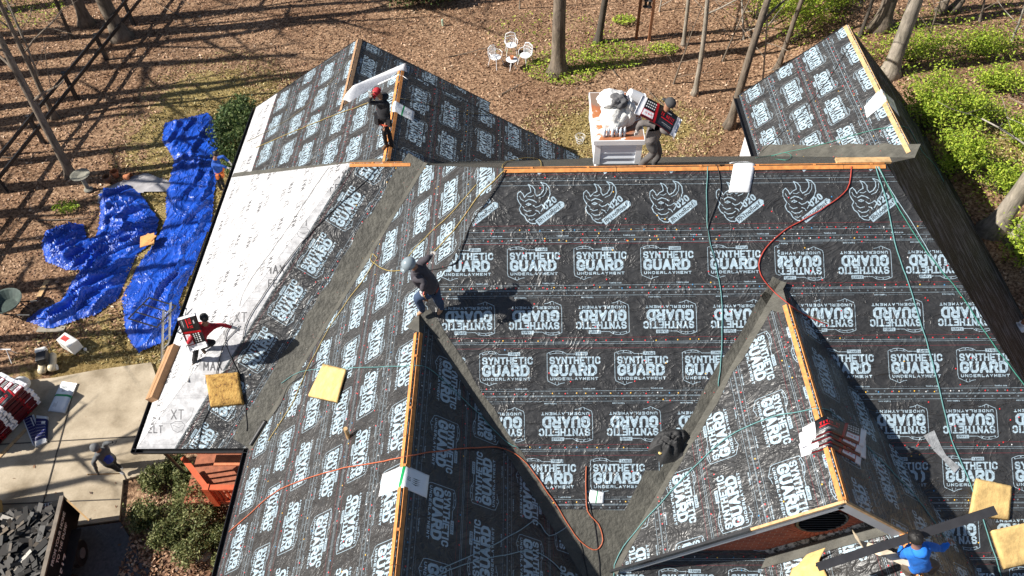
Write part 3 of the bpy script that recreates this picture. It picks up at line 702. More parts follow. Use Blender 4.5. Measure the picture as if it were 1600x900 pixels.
# vent pipes
def vent(px, py, r, h, tilt, mat, name='vent_pipe', collar=None):
    q = drop(px, py); mb = MB(); mb.tube([q-V(0, 0, .05), q+V(tilt, 0, h)], r, 12); o = mb.build(name, mat, HC, shade=False)
    if collar: c = MB(); c.lathe(q, [(r*2.4, 0), (r*2.2, .04), (r*1.25, .12), (r*1.15, .2)], 14); c.build('collar', collar, o)
vent(545, 684, .045, .38, 0, M_WOOD); vent(1592, 512, .07, .5, .05, simple('copper_pipe', (.55, .25, .13), .5), collar=M_WHITE)
# ---------------------------------------------------------------- ground
def m_ground():
    mt, n, p = newmat('leaf_strewn_ground')
    fine = noise(n, 9, 6, .75); mid = noise(n, .9, 4, .6)
    leaf = ramp(n, fine, [(.34, (.045, .026, .016)), (.46, (.21, .125, .075)), (.56, (.42, .268, .165)), (.68, (.62, .44, .29))])
    grass = ramp(n, noise(n, 14, 5, .7), [(.32, (.13, .095, .03)), (.5, (.33, .25, .10)), (.68, (.50, .40, .19))])
    at = n.nodes.new('ShaderNodeAttribute'); at.attribute_name = 'grass'
    f = math_(n, 'ADD', at.outputs['Fac'], math_(n, 'MULTIPLY', math_(n, 'SUBTRACT', noise(n, 1.6, 6, .7), .5), 1.6))
    f = ramp(n, f, [(.42, (0, 0, 0)), (.58, (1, 1, 1))])
    c = mixc(n, f, leaf, grass)
    c = mixc(n, .6, c, ramp(n, noise(n, .35, 5, .65), [(.35, (.45, .36, .32)), (.6, (1, 1, 1))]), 'MULTIPLY')  # dark soil patches that also paint twig shade into the ground colour
    n.links.new(c, p.inputs['Base Color']); p.inputs['Roughness'].default_value = .95; p.inputs['Specular IOR Level'].default_value = .15
    bump(n, p, noise(n, 11, 6, .75), 1., .08); return mt
GRASS = [(-12.3, 9, 3.8, 8), (-13.2, 0.5, 3.2, 3.0), (-13.2, 13.5, 3.6, 5), (-9, 13.5, 4, 3.2), (-14.5, -1, 3, 2.2), (17.5, 8, 2.2, 2.5), (4, 12.5, 4, 2.4), (-10.5, 4, 2, 6)]
def build_ground():
    xs = np.concatenate([[-400, -150, -70], np.linspace(-45, 45, 181), [70, 150, 400]]); ys_ = np.concatenate([[-400, -120, -50], np.linspace(-25, 65, 181), [100, 180, 400]])
    mb = MB(); nx = len(xs); vs = []; att = []
    for y in ys_:
        for x in xs:
            b = .10*mn.noise(V(x*.25, y*.25, 3.3)) + .05*mn.noise(V(x*.9, y*.9, 1.)) if abs(x) < 46 and abs(y) < 66 else 0
            flat = smooth((x+9.5)/-1.5)*smooth((y-1.2)/-1.5)
            vs.append((x, y, gz(x, y) + (b+.0)*(1-flat) - .03*flat))
            g = 0
            for (gx, gy, rx, ry) in GRASS: g = max(g, 1.15-.9*math.hypot((x-gx)/rx, (y-gy)/ry))
            att.append(max(0, min(1, g)))
    fs = [(j*nx+i, j*nx+i+1, (j+1)*nx+i+1, (j+1)*nx+i) for j in range(len(ys_)-1) for i in range(nx-1)]
    mb.raw(vs, fs); o = mb.build('ground', m_ground(), shade=True); tag(o, kind='structure')
    a = o.data.attributes.new('grass', 'FLOAT', 'POINT'); a.data.foreach_set('value', att); return o
build_ground()
def flat_sheet(name, pxs, z, mat):
    mb = MB(); P = [at_z(px, py, z) for px, py in pxs]; P = [V(p.x, p.y, z) for p in P]; n = len(P)
    mb.poly(P, 0); mb.poly([p-V(0, 0, .12) for p in P][::-1])
    for i in range(n): a, b = P[i], P[(i+1) % n]; mb.poly([a, a-V(0, 0, .12), b-V(0, 0, .12), b])
    o = mb.build(name, mat); tag(o, kind='structure'); return o
def m_concrete():
    mt, n, p = newmat('driveway_concrete'); a = noise(n, 1.1, 6, .6); b = noise(n, 16, 5, .7)
    c = mixc(n, .6, ramp(n, a, [(.3, (.24, .19, .125)), (.5, (.40, .33, .235)), (.7, (.50, .42, .31))]), ramp(n, b, [(.3, (.7, .7, .7)), (.7, (1, 1, 1))]), 'MULTIPLY')
    v = n.nodes.new('ShaderNodeTexVoronoi'); v.inputs['Scale'].default_value = 3.2; tc = n.nodes.new('ShaderNodeTexCoord'); n.links.new(tc.outputs['Object'], v.inputs[0])
    c = mixc(n, ramp(n, v.outputs['Distance'], [(.02, (1, 1, 1)), (.05, (0, 0, 0))]), c, (.25, .11, .05))
    n.links.new(c, p.inputs['Base Color']); p.inputs['Roughness'].default_value = .9; bump(n, p, b, .3, .01); return mt
M_CONC = m_concrete()
def joint(a, b):
    p, q = at_z(*a, -8.92), at_z(*b, -8.92); mb = MB(); mb.bar(p, q, .03, .012); tag(mb.build('driveway_joint', simple('joint_dirt', (.06, .05, .04), .9)), kind='structure')
joint((60, 812), (118, 600)); joint((-100, 700), (212, 682)); joint((-100, 792), (186, 780))
flat_sheet('driveway', [(-500, 620), (-60, 604), (85, 590), (150, 578), (236, 566), (262, 640), (262, 730), (192, 750), (186, 812), (110, 822), (-500, 850)], -8.93, M_CONC)
flat_sheet('driveway_apron', [(-500, 853), (110, 826), (188, 816), (215, 860), (270, 950), (300, 1150), (-700, 1250)], -8.94, simple('asphalt', (.085, .085, .09), .9, .3, 12, .4, .02))
# ---------------------------------------------------------------- trees, shrubs, leaves, fence
def m_bark(name, c, var=.4):
    mt, n, p = newmat(name); f = noise(n, 7, 6, .7, .5, stretch=(1, 1, .25)); f2 = noise(n, .8, 4)
    col = ramp(n, f, [(.3, tuple(x*(1-var) for x in c)), (.7, tuple(x*(1+var) for x in c))]); col = mixc(n, .6, col, ramp(n, f2, [(.35, (.6, .62, .55)), (.65, (1, 1, 1))]), 'MULTIPLY')
    n.links.new(col, p.inputs['Base Color']); p.inputs['Roughness'].default_value = .95; bump(n, p, f, .8, .04); return mt
M_BARK = m_bark('bark', (.17, .135, .105), .65); M_BARKD = m_bark('dark_bark', (.085, .07, .058)); M_BARKP = m_bark('pale_bark', (.30, .26, .215), .55); M_TWIG = m_bark('grey_twigs', (.42, .38, .33))
def grow(mb, p, d, L, r, depth, rg, n=6, droop=0., stop=.004):
    k = max(3, int(L/.55)); pts = [Vector(p)]; rr = [r]; dd = Vector(d).normalized(); kids = []
    for i in range(k):
        dd = (dd + V(rg.uniform(-1, 1), rg.uniform(-1, 1), rg.uniform(-.6, .9)-droop)*.13).normalized()
        pts.append(pts[-1] + dd*(L/k)); rr.append(r*(1-.62*(i+1)/k))
        if depth > 0 and i > k*.25: kids.append((pts[-1].copy(), dd.copy(), rr[-1], i/k))
    mb.tube(pts, rr, max(3, n))
    if depth > 0:
        for (q, dv, r_, t) in kids:
            for _ in range(1 if rg.random() < .72 else 2):
                ax = V(rg.uniform(-1, 1), rg.uniform(-1, 1), rg.uniform(-.3, .8)).normalized(); nd_ = (dv*.55 + ax*.85).normalized()
                if r_*.55 > stop: grow(mb, q, nd_, L*rg.uniform(.35, .6), r_*rg.uniform(.4, .6), depth-1, rg, n-1, droop)
def tree(base, lean, h, r, seed, label, name='bare_tree', mat=None, limb0=.35, nl=9, group='bare trees in the woods', depth=2, spread=1.):
    rg = random.Random(seed); base = Vector(base); d = Vector(lean).normalized()
    t = thing(name, label, 'tree', base, group); mb = MB(); n = 14; pts = []; rr = []; dd = d.copy(); p = base.copy()-V(0, 0, .15)
    flare = [1.9, 1.25, 1.04]
    for i in range(n+1):
        pts.append(p.copy()); rr.append(r*(1-.72*i/n)*(flare[i] if i < 3 else 1)); s = h/n if i > 1 else h/n*.35
        dd = (dd + V(rg.uniform(-1, 1), rg.uniform(-1, 1), 0)*.035).normalized() if i > 2 else dd; p = p+dd*s
    mb.tube(pts, rr, 12); mb.build('trunk', mat or M_BARK, t, shade=True)
    cr = MB()
    for k in range(nl):
        f = limb0+(1-limb0)*(k+.5)/nl; i = f*n; a = pts[int(i)].lerp(pts[min(n, int(i)+1)], i-int(i)); rad = rr[int(i)]
        an = k*2.4+rg.uniform(-.5, .5); dv = V(math.cos(an), math.sin(an), rg.uniform(.3, 1.0))
        grow(cr, a, dv, h*(.30-.17*f)*rg.uniform(.8, 1.3)*spread, rad*.45, depth, rg, 5)
    cr.build('limbs', mat or M_BARK, t, shade=True); return t
def gnd(px, py):
    q = at_z(px, py, -9)
    for _ in range(6): q = at_z(px, py, gz(q.x, q.y))
    return q
def tree_px(b, t2, r, h, seed, label, **kw):
    q = gnd(*b); u = at_y(t2[0], t2[1], q.y); return tree(q, (u-q), h, r, seed, label, **kw)
tree_px((111, 274), (20, 100), .17, 15, 1, 'grey bare tree leaning over the black rail fence beside the bird bath', limb0=.3, nl=10)
tree_px((85, 182), (43, 100), .12, 13, 2, 'slim bare tree just behind the black fence, left of the fence posts', limb0=.3)
tree_px((190, 58), (161, 0), .36, 19, 3, 'thick grey trunk rising right behind the black fence rails')
tree_px((135, 36), (120, 0), .27, 18, 4, 'grey trunk with dark foot, left of the thickest trunk by the fence')
tree_px((112, 60), (86, 0), .09, 12, 5, 'thin leaning sapling left of the two thick trunks behind the fence', mat=M_BARKD)
tree_px((872, 112), (874, 0), .33, 19, 6, 'straight thick trunk with green ground cover round its foot behind the white chairs', limb0=.4)
tree_px((934, 66), (945, 0), .17, 14, 7, 'dark slender trunk between the thick trunk and the bird feeder', mat=M_BARKD)
tree_px((1086, 146), (1112, 0), .12, 13, 8, 'pale slim trunk standing alone on the leaves right of the roofer with a bundle', mat=M_BARKP)
tree_px((1068, 71), (1076, 0), .10, 12, 9, 'short pale sapling behind the bird feeder posts', mat=M_BARKP)
tree_px((1140, 196), (1190, 20), .18, 16, 10, 'dark leaning trunk next to the west eave of the right rear wing', mat=M_BARK)
tree_px((1215, 106), (1252, 0), .12, 14, 11, 'thin mottled trunk among bright green leaves behind the right rear wing')
tree_px((1389, 116), (1432, 0), .30, 18, 12, 'big pale trunk curving up behind the peak of the right rear wing', mat=M_BARKP)
tree_px((1376, 42), (1391, 0), .32, 18, 13, 'thick trunk farther back, directly behind the big pale trunk')
tree_px((1344, 56), (1364, 0), .08, 11, 14, 'dark sapling just right of the rear wing peak', mat=M_BARKD)
tree_px((1470, 16), (1478, 0), .16, 14, 15, 'left trunk of the pair at the top edge above the green shrubs')
tree_px((1489, 14), (1500, 0), .17, 14, 16, 'right trunk of the pair at the top edge above the green shrubs')
tree_px((1553, 358), (1600, 292), .30, 17, 17, 'left of two stout pale trunks growing close beside the right eave', mat=M_BARKP, limb0=.55)
tree_px((1592, 378), (1625, 325), .30, 16, 18, 'right of two stout pale trunks beside the right eave, cut by the frame', mat=M_BARKP, limb0=.6)
rg = random.Random(77)
GROVE = [(-28.5, 24, 18, .36), (-30, 21.6, 19, .42), (-26.5, 19.2, 17, .24), (-28, 17.2, 18, .34), (-31, 15.6, 20, .40), (-25.5, 14.0, 16, .26), (-28.5, 12.2, 18, .38), (-24, 10.2, 15, .24), (-26.5, 8.4, 16, .34), (-29, 6.6, 15, .38), (-23.5, 5.2, 12.5, .22),
 (-26, 3.2, 13.5, .32), (-21.5, 1.8, 11, .2), (-24.5, -.6, 12, .3), (-21, -3.2, 10.5, .25), (-25, -6, 13, .3), (-33, 26, 18, .36), (-34, 18.4, 19, .38), (-36, 10.8, 19, .36), (-34, 3.8, 15, .3), (-24, 29, 18, .34), (-31, 30, 19, .38)]
ords = ['first', 'second', 'third', 'fourth', 'fifth', 'sixth', 'seventh', 'eighth', 'ninth', 'tenth', 'eleventh', 'twelfth']
for i, (gx, gy, hh_, rr_) in enumerate(GROVE): tree((gx, gy, gz(gx, gy)), (rg.uniform(-.06, .06), rg.uniform(-.06, .06), 1), hh_, rr_*1.2, 40+i, 'bare tree of the grove west of the yard, outside the picture', limb0=.5, nl=6, depth=1, group='grove west of the yard')
for i, (gx, gy) in enumerate([(-14, 27), (-8, 31), (3, 28), (9, 26), (14, 30), (20, 27), (-3, 35), (26, 24), (30, 15), (-22, 33), (6.5, 24.2), (17, 24.5)]): tree((gx, gy, gz(gx, gy)), (rg.uniform(-.08, .08), rg.uniform(-.08, .08), 1), rg.uniform(14, 19), rg.uniform(.15, .3), 70+i, 'bare tree in the woods north of the house, above the picture edge', limb0=.35, nl=8, group='woods north of the house')
# bare twiggy branches coming in at the top left and the right edge
def twigs(px0, px1, y, r, seed, label, L=4.):
    a = at_y(px0[0], px0[1], y); b = at_y(px1[0], px1[1], y); mb = MB(); rg2 = random.Random(seed)
    grow(mb, a, b-a, (b-a).length*1.15, r, 3, rg2, 5, stop=.0025); o = mb.build('bare_branch', M_TWIG, None, a, shade=True); tag(o, label, 'branch')
# trunks those branches grow from stand outside the frame
q_ = gnd(1665, 330); sbr = tree(q_, (-.12, .10, 1), 10, .15, 90, 'pale many-twigged tree whose bare branches reach in at the right edge', mat=M_TWIG, limb0=.15, nl=15, depth=3, spread=1.7)
sbl = tree((-24.5, 11.0, -9), (.08, -.02, 1), 8.5, .09, 91, 'small twiggy tree whose pale branches cross the fence at top left', mat=M_TWIG, limb0=.2, nl=12, depth=3, spread=1.1)
# thin saplings and leafless brush among the trunks
SAP = [(1030, 18, 'beside the bird feeder posts'), (1100, 52, 'just left of the tall pale trunk'), (1128, 96, 'between the pale trunk and the dark leaning trunk'), (1163, 62, 'behind the dark leaning trunk'), (1192, 132, 'close to the rear wing west eave'), (1262, 24, 'right of the thin mottled trunk'), (1292, 12, 'above the rear wing peak'), (1412, 34, 'between the two big trunks at top right'),
       (1532, 32, 'near the top right corner'), (1582, 62, 'at the right edge under the corner'), (812, 14, 'left of the straight thick trunk at the top'), (1052, 130, 'in the leaves behind the man with the bundle'), (35, 60, 'at the top left corner behind the fence'), (60, 120, 'left of the slim tree by the fence'), (1448, 70, 'right of the big pale trunk')]
for i, (px, py, wh) in enumerate(SAP):
    r_ = random.Random(300+i); q = gnd(px, py); tree(q, (r_.uniform(-.2, .2), r_.uniform(-.1, .2), 1), r_.uniform(4, 8), r_.uniform(.03, .06), 300+i, 'thin leafless sapling ' + wh, name='sapling', mat=[M_TWIG, M_BARKP, M_BARK][i % 3], limb0=.15, nl=9, depth=2, spread=1.2, group='leafless saplings and brush')
for i, (px, py, ln, an, wh) in enumerate([(700, 90, 2.2, .3, 'on the leaves left of the white garden chairs'), (1050, 175, 1.8, 2.2, 'behind the man carrying the bundle'), (60, 345, 2., .1, 'left of the crumpled blue tarp'), (300, 30, 2.6, 2.7, 'at the top between the fence and the evergreen'), (1540, 262, 1.6, 1.1, 'on the bare soil right of the green shrubs'), (780, 150, 1.6, .5, 'north of the rear wing gutter'), (965, 120, 2.2, 1.9, 'beyond the chimney'), (40, 250, 1.8, 2.9, 'under the fence at the left edge')]):
    q = gnd(px, py)+V(0, 0, .06); mb = MB(); grow(mb, q, V(math.cos(an), math.sin(an), .02), ln, .035, 1, random.Random(400+i), 5, stop=.002)
    mb.v = [(v[0], v[1], gz(v[0], v[1])+.03+min(.25, abs(v[2]-q.z)*.4)) for v in mb.v]; tag(mb.build('fallen_branch', M_BARK, None, q, shade=True), 'fallen bare branch ' + wh, 'branch', 'fallen branches')
# ---- foliage
def m_leaf(name, stops, trans=.25, shade_drift=False):
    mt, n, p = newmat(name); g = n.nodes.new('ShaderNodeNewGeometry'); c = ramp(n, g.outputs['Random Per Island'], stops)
    if shade_drift: c = mixc(n, .7, c, ramp(n, noise(n, .33, 5, .65, .8), [(.38, (.36, .27, .24)), (.60, (1, 1, 1))]), 'MULTIPLY')  # broad noise puts woods shade and damp leaf tone into the colour
    n.links.new(c, p.inputs['Base Color']); p.inputs['Roughness'].default_value = .6; p.inputs['Specular IOR Level'].default_value = .3
    if trans:
        t = n.nodes.new('ShaderNodeBsdfTranslucent'); n.links.new(c, t.inputs[0]); mx = n.nodes.new('ShaderNodeMixShader'); mx.inputs[0].default_value = trans
        n.links.new(p.outputs[0], mx.inputs[1]); n.links.new(t.outputs[0], mx.inputs[2]); n.links.new(mx.outputs[0], n.nodes['Material Output'].inputs[0])
    return mt
M_LFG = m_leaf('spring_leaves', [(0, (.10, .17, .015)), (.5, (.27, .38, .03)), (1, (.50, .56, .08))])
M_LFD = m_leaf('evergreen_leaves', [(0, (.03, .06, .02)), (.6, (.08, .13, .035)), (1, (.22, .26, .10))])
M_LFB = m_leaf('box_leaves', [(0, (.05, .07, .02)), (.5, (.12, .14, .045)), (1, (.30, .30, .13))])
def quads(P, D, S_, rg):
    """P (n,3) centres, D (n,3) normals, S_ sizes"""
    n = len(P); a = rg.normal(size=(n, 3)); a -= (a*D).sum(1)[:, None]*D; a /= np.linalg.norm(a, axis=1)[:, None]; b = np.cross(D, a)
    s = S_[:, None]; vs = np.stack([P-a*s, P-b*s*.45, P+a*s, P+b*s*.45], 1).reshape(-1, 3); return vs
def quad_obj(name, vs, mat, parent=None, loc=None):
    n = len(vs)//4; me = bpy.data.meshes.new(name); L = WL[parent] if parent is not None else Vector(loc if loc is not None else (0, 0, 0))
    me.vertices.add(n*4); me.vertices.foreach_set('co', (vs-np.array(L)).astype(np.float32).ravel()); me.loops.add(n*4); me.loops.foreach_set('vertex_index', np.arange(n*4, dtype=np.int32))
    me.polygons.add(n); me.polygons.foreach_set('loop_start', np.arange(0, n*4, 4, dtype=np.int32)); me.update(calc_edges=True); me.materials.append(mat)
    o = bpy.data.objects.new(name, me); COL.objects.link(o)
    if parent is not None: o.parent = parent
    else: o.location = L
    WL[o] = Vector(L); return o
def shrub(c, rad, n, size, mat, label, seed, name='shrub', clumps=40, flat=0., group=None, cat='shrub', spray=False):
    rg = np.random.RandomState(seed); c = Vector(c); t = thing(name, label, cat, c, group); C0 = np.array(c)+np.array([0, 0, rad[2]*.8])
    d = rg.normal(size=(clumps, 3)); d[:, 2] = np.abs(d[:, 2])*.9-.25; d /= np.linalg.norm(d, axis=1)[:, None]; cc = C0+d*np.array(rad)*rg.uniform(.55, 1.08, (clumps, 1))
    k = rg.randint(0, clumps, n); P = cc[k]+rg.normal(size=(n, 3))*np.array(rad)*(.11+.12*rg.rand(clumps)[k][:, None]); P[:, 2] = np.maximum(P[:, 2], c.z+.03)
    if spray:     # leaves strung along arching stems, with gaps between the stems
        cc = np.array(c)+d*np.array(rad)*rg.uniform(.5, 1.25, (clumps, 1)); cc[:, 2] = c.z+rad[2]*rg.uniform(.35, 1.2, clumps); tt = rg.rand(n)**.6
        base_ = np.array(c)+rg.normal(size=(clumps, 3))*np.array(rad)*.35*np.array([1, 1, 0]); P = base_[k]*(1-tt[:, None])+cc[k]*tt[:, None]; P[:, 2] += .5*rad[2]*np.sin(tt*2.6)
        P += rg.normal(size=(n, 3))*np.array([.15, .15, .07])*(.5+tt[:, None]); P[:, 2] = np.maximum(P[:, 2], c.z+.05)
    D = rg.normal(size=(n, 3))+np.array([0, 0, .8]); D /= np.linalg.norm(D, axis=1)[:, None]
    quad_obj('foliage', quads(P, D, size*rg.uniform(.6, 1.4, n), rg), mat, t)
    st = MB()
    for i in range(min(clumps, 22)): st.tube([c, c.lerp(Vector(cc[i]), .5)+V(0, 0, .05), Vector(cc[i])], [.02, .012, .005], 4)
    st.build('stems', M_BARKD, t); return t
G1 = 'evergreen shrubs in the bed by the porch'
for i, (px, py, r, lb) in enumerate([(240, 742, .55, 'dark leggy shrub under the eave nearest the shoveling man'), (288, 742, .5, 'shrub beside the porch railing corner'), (308, 790, .95, 'largest rounded shrub in front of the orange porch railing'), (226, 800, .62, 'dark shrub on the driveway side of the bed'),
    (256, 830, .58, 'round shrub in the middle of the leaf-covered bed'), (300, 852, .62, 'low shrub in the leaves next to a grey stone'), (345, 825, .5, 'light green shrub tight under the front wing gutter'), (352, 868, .5, 'lowest light shrub under the front wing gutter'), (268, 720, .45, 'shrub half hidden under the corner gutter')]):
    shrub(gnd(px+8, py+14), (r*.66, r*.66, r*.62), int(3600*r), .042, M_LFB, lb, 100+i, group=G1, clumps=int(70*r+20))
shrub(gnd(377, 236), (.75, 1.45, .9), 6000, .07, M_LFD, 'leafy green ivy bush against the left eave above the kneeling blue worker', 120, clumps=90, name='ivy_bush')
shrub(gnd(378, 196), (.6, .8, .7), 2400, .07, M_LFD, 'smaller dark bush at the corner of the left rear wing', 121, clumps=40, name='ivy_bush')
shrub(gnd(668, 2), (1.6, 1.0, .9), 5200, .09, M_LFD, 'dark evergreen bush cut by the top edge above the ridge', 122, clumps=50)
for i, (px, py, rx, ry, rz, n, lb) in enumerate([(1442, 205, 1.5, 1.5, .9, 7500, 'wide bright green shrub just right of the rear wing peak'), (1484, 268, 1.0, .9, .7, 5200, 'feathery bright green shrub beside the right eave'), (1512, 190, .9, .9, .5, 3600, 'low green shrub behind the feathery one'), (1560, 140, 1.1, .7, .4, 3000, 'sprawling green shrub under the white twigs'),
    (1592, 225, .8, .9, .5, 2800, 'green shrub at the right edge among orange leaves'), (1560, 300, .9, .8, .45, 2800, 'small yellow-green shrub on the bare soil near the stout trunks'), (1235, 70, 2.1, 1.3, 1.6, 8000, 'tall bright green bush left of the rear wing peak'), (1180, 30, 1.6, 1.2, 1.2, 4200, 'green bush behind the dark leaning trunk'),
    (1300, 20, 1.4, 1.2, .9, 3500, 'green undergrowth directly behind the rear wing peak'), (1420, 95, 1.5, 1., .5, 3000, 'thin green undergrowth at the foot of the big pale trunk'), (1540, 85, 2., 1., .35, 3000, 'sparse green patch near the top right'), (1597, 405, .9, .9, .6, 2500, 'dark shaded shrub between the right eave and the frame edge'), (1320, 120, 1.2, 1., .7, 2000, 'green shrub hidden behind the rear wing roof')]):
    shrub(gnd(px, py), (rx*.95, ry*.95, rz*1.5), int(n*.8), .05, M_LFG, lb, 130+i, clumps=int(26*rx+8), spray=True, group='bright green shrubs right of the house')
# low ground cover at tree feet
def ground_cover(name, spots, n, size, mat, seed, h=.12):
    rg = np.random.RandomState(seed); P = []
    for (px, py, r, w_) in spots:
        q = gnd(px, py); m_ = int(n*w_); a = rg.rand(m_)*6.283; rr = r*np.sqrt(rg.rand(m_)); x = q.x+rr*np.cos(a)*1.4; y = q.y+rr*np.sin(a)
        P.append(np.stack([x, y, np.array([gz(u, v) for u, v in zip(x, y)])+.12+h*rg.rand(m_)], 1))
    P = np.concatenate(P); D = rg.normal(size=P.shape)*.6+np.array([0, 0, 1]); D /= np.linalg.norm(D, axis=1)[:, None]
    o = quad_obj(name, quads(P, D, size*rg.uniform(.6, 1.4, len(P)), rg), mat); return tag(o, kind='stuff')
tag(ground_cover('ground_cover', [(880, 108, 1.3, .2), (960, 90, 1.1, .15), (1035, 80, .5, .06), (975, 35, .4, .05), (30, 22, 1.6, .1), (106, 328, .35, .04), (1450, 60, 2, .1), (1540, 280, 2.2, .1), (860, 60, 2.2, .06), (1560, 60, 3, .12)], 7000, .055, M_LFG, 200), 'low green ground cover growing through the fallen leaves', 'ground cover')
# fallen leaves and dry grass
M_FALL = m_leaf('fallen_leaves', [(0, (.06, .03, .018)), (.3, (.25, .132, .073)), (.65, (.49, .30, .18)), (.94, (.64, .44, .29)), (1, (.72, .56, .41))], 0, shade_drift=True)
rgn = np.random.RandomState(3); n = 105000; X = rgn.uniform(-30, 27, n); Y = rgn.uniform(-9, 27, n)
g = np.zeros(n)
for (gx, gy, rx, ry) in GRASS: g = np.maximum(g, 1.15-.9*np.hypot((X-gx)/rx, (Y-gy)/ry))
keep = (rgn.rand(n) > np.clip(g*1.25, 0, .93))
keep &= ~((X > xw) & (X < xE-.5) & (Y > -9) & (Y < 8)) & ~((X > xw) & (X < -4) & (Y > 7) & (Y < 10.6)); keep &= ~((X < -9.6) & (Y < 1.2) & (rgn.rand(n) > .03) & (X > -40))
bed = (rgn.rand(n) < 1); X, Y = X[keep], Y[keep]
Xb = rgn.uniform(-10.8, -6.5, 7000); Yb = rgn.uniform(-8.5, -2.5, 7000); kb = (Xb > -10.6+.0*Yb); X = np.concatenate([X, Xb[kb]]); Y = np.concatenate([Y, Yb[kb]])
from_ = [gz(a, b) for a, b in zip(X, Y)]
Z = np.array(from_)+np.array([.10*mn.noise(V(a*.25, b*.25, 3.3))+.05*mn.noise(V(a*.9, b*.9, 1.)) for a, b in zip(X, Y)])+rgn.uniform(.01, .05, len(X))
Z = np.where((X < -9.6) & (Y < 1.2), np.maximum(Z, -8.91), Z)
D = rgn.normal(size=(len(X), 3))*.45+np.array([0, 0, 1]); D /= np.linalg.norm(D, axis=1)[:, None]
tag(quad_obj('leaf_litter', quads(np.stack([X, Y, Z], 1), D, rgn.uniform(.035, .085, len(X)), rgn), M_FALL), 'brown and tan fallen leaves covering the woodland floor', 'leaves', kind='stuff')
M_STRAW = m_leaf('straw_blades', [(0, (.20, .16, .05)), (.6, (.42, .34, .15)), (1, (.58, .50, .28))], 0)
n = 34000; k = rgn.randint(0, len(GRASS), n); GA = np.array(GRASS); rr = np.sqrt(rgn.rand(n))*1.05; a = rgn.rand(n)*6.283; X = GA[k, 0]+rr*np.cos(a)*GA[k, 2]; Y = GA[k, 1]+rr*np.sin(a)*GA[k, 3]
kp = ~((X > xw+.3) & (X < xE-.5) & (Y < 8)) & ~((X < -9) & (Y < 1.2)) & ~((X > xw+.3) & (X < -3) & (Y < 10.5)); X, Y = X[kp], Y[kp]
Z = np.array([gz(u, v)+.10*mn.noise(V(u*.25, v*.25, 3.3))+.05*mn.noise(V(u*.9, v*.9, 1.)) for u, v in zip(X, Y)])+.03
D = rgn.normal(size=(len(X), 3)); D[:, 2] *= .7; D /= np.linalg.norm(D, axis=1)[:, None]
tag(quad_obj('dry_grass', quads(np.stack([X, Y, Z], 1), D, rgn.uniform(.03, .07, len(X)), rgn), M_STRAW), 'straw coloured dormant grass along the left side of the house', 'grass', kind='stuff')
# ---- black rail fence
fp = [(10, 292), (63, 208), (125, 183), (165, 108), (210, 40), (238, -30)]
FT = thing('rail_fence', 'black post and rail fence running through the fallen leaves on the left', 'fence', gnd(125, 183))
fa, fb = gnd(16, 297), gnd(200, 62)
fdir = (fb-fa).normalized(); fdir.z = 0
P0 = gnd(8, 300); pts = [gnd(10, 300), gnd(82, 246), gnd(129, 181), gnd(167, 108), gnd(210, 40), gnd(240, -8), gnd(270, -55)]
q0, q1 = gnd(10, 300), gnd(210, 40); stp = (q1-q0)/4
pts = [q0+stp*(i-2) for i in range(12)]
for p in pts:
    p.z = gz(p.x, p.y); mb = MB(); mb.box((p.x, p.y, p.z+.65), .14, .14, 1.45); mb.build('post', M_BLKP, FT)
for h in (1.28, .72):
    for a, b in zip(pts[:-1], pts[1:]): mb = MB(); mb.bar(a+V(.09, 0, h), b+V(.09, 0, h), .05, .15); mb.build('rail', M_BLKP, FT)
# ---------------------------------------------------------------- sheets, packs, ropes and tools
def base_pt(pxs, off=0.):
    P = [drop(*q) for q in pxs]; return sum(P, V(0, 0, 0))/len(P)
def draped(name, label, cat, pxs, th, mat, seed=0, nu=16, nv=10, group=None, crump=.01, lift=0., sm=.12, rnd=.0, mi_side=None, z0=None):
    """soft pack lying over whatever is under it; pxs = its four corners, texture (0,0),(1,0),(1,1),(0,1)"""
    C4 = [drop(*q) for q in pxs]; mb = MB(); top = []; bot = []; uvs = []
    for j in range(nv+1):
        for i in range(nu+1):
            s, t = i/nu, j/nv; p = C4[0]*(1-s)*(1-t)+C4[1]*s*(1-t)+C4[2]*s*t+C4[3]*(1-s)*t
            acc = [roofz(p.x+dx, p.y+dy) for dx, dy in ((0, 0), (sm, 0), (-sm, 0), (0, sm), (0, -sm))]; zc = max(acc[0], sum(acc)/5)
            if z0 is not None: zc = max(zc, z0)
            e = min(s, 1-s)*nu/1.6; f = min(t, 1-t)*nv/1.6; k = min(1, e)*min(1, f); k = math.sqrt(max(0, k))
            r = crump*mn.noise(V(p.x*6+seed, p.y*6, seed)) + crump*.6*mn.noise(V(p.x*17+seed, p.y*17, seed))
            top.append(V(p.x, p.y, zc+lift+.02+(th-.02)*((.35+.65*k) if not rnd else (.86+.14*min(1, k*1.6)))+r)); bot.append(V(p.x, p.y, acc[0]+lift+.015 if lift == 0 else zc+lift+.0)); uvs.append((s, t))
    n = (nu+1)*(nv+1); W_ = nu+1
    fs = [(j*W_+i, j*W_+i+1, (j+1)*W_+i+1, (j+1)*W_+i) for j in range(nv) for i in range(nu)]
    fb = [tuple(n+k for k in f[::-1]) for f in fs]; ed = [i for i in range(nu)]+[nu+j*W_ for j in range(nv)]+[nv*W_+nu-i for i in range(nu)]+[(nv-j)*W_ for j in range(nv)]
    sd = [(a, n+a, n+b, b) for a, b in zip(ed, ed[1:]+ed[:1])]
    ml = [mat] if mi_side is None else [mat, mi_side]
    mb.raw(top+bot, fs+fb+sd, [0]*len(fs)+[0 if mi_side is None else 1]*(len(fb)+len(sd)), uvs+uvs)
    c = sum(C4, V(0, 0, 0))/4; o = mb.build(name, ml, None, c, shade=True); return tag(o, label, cat, group)
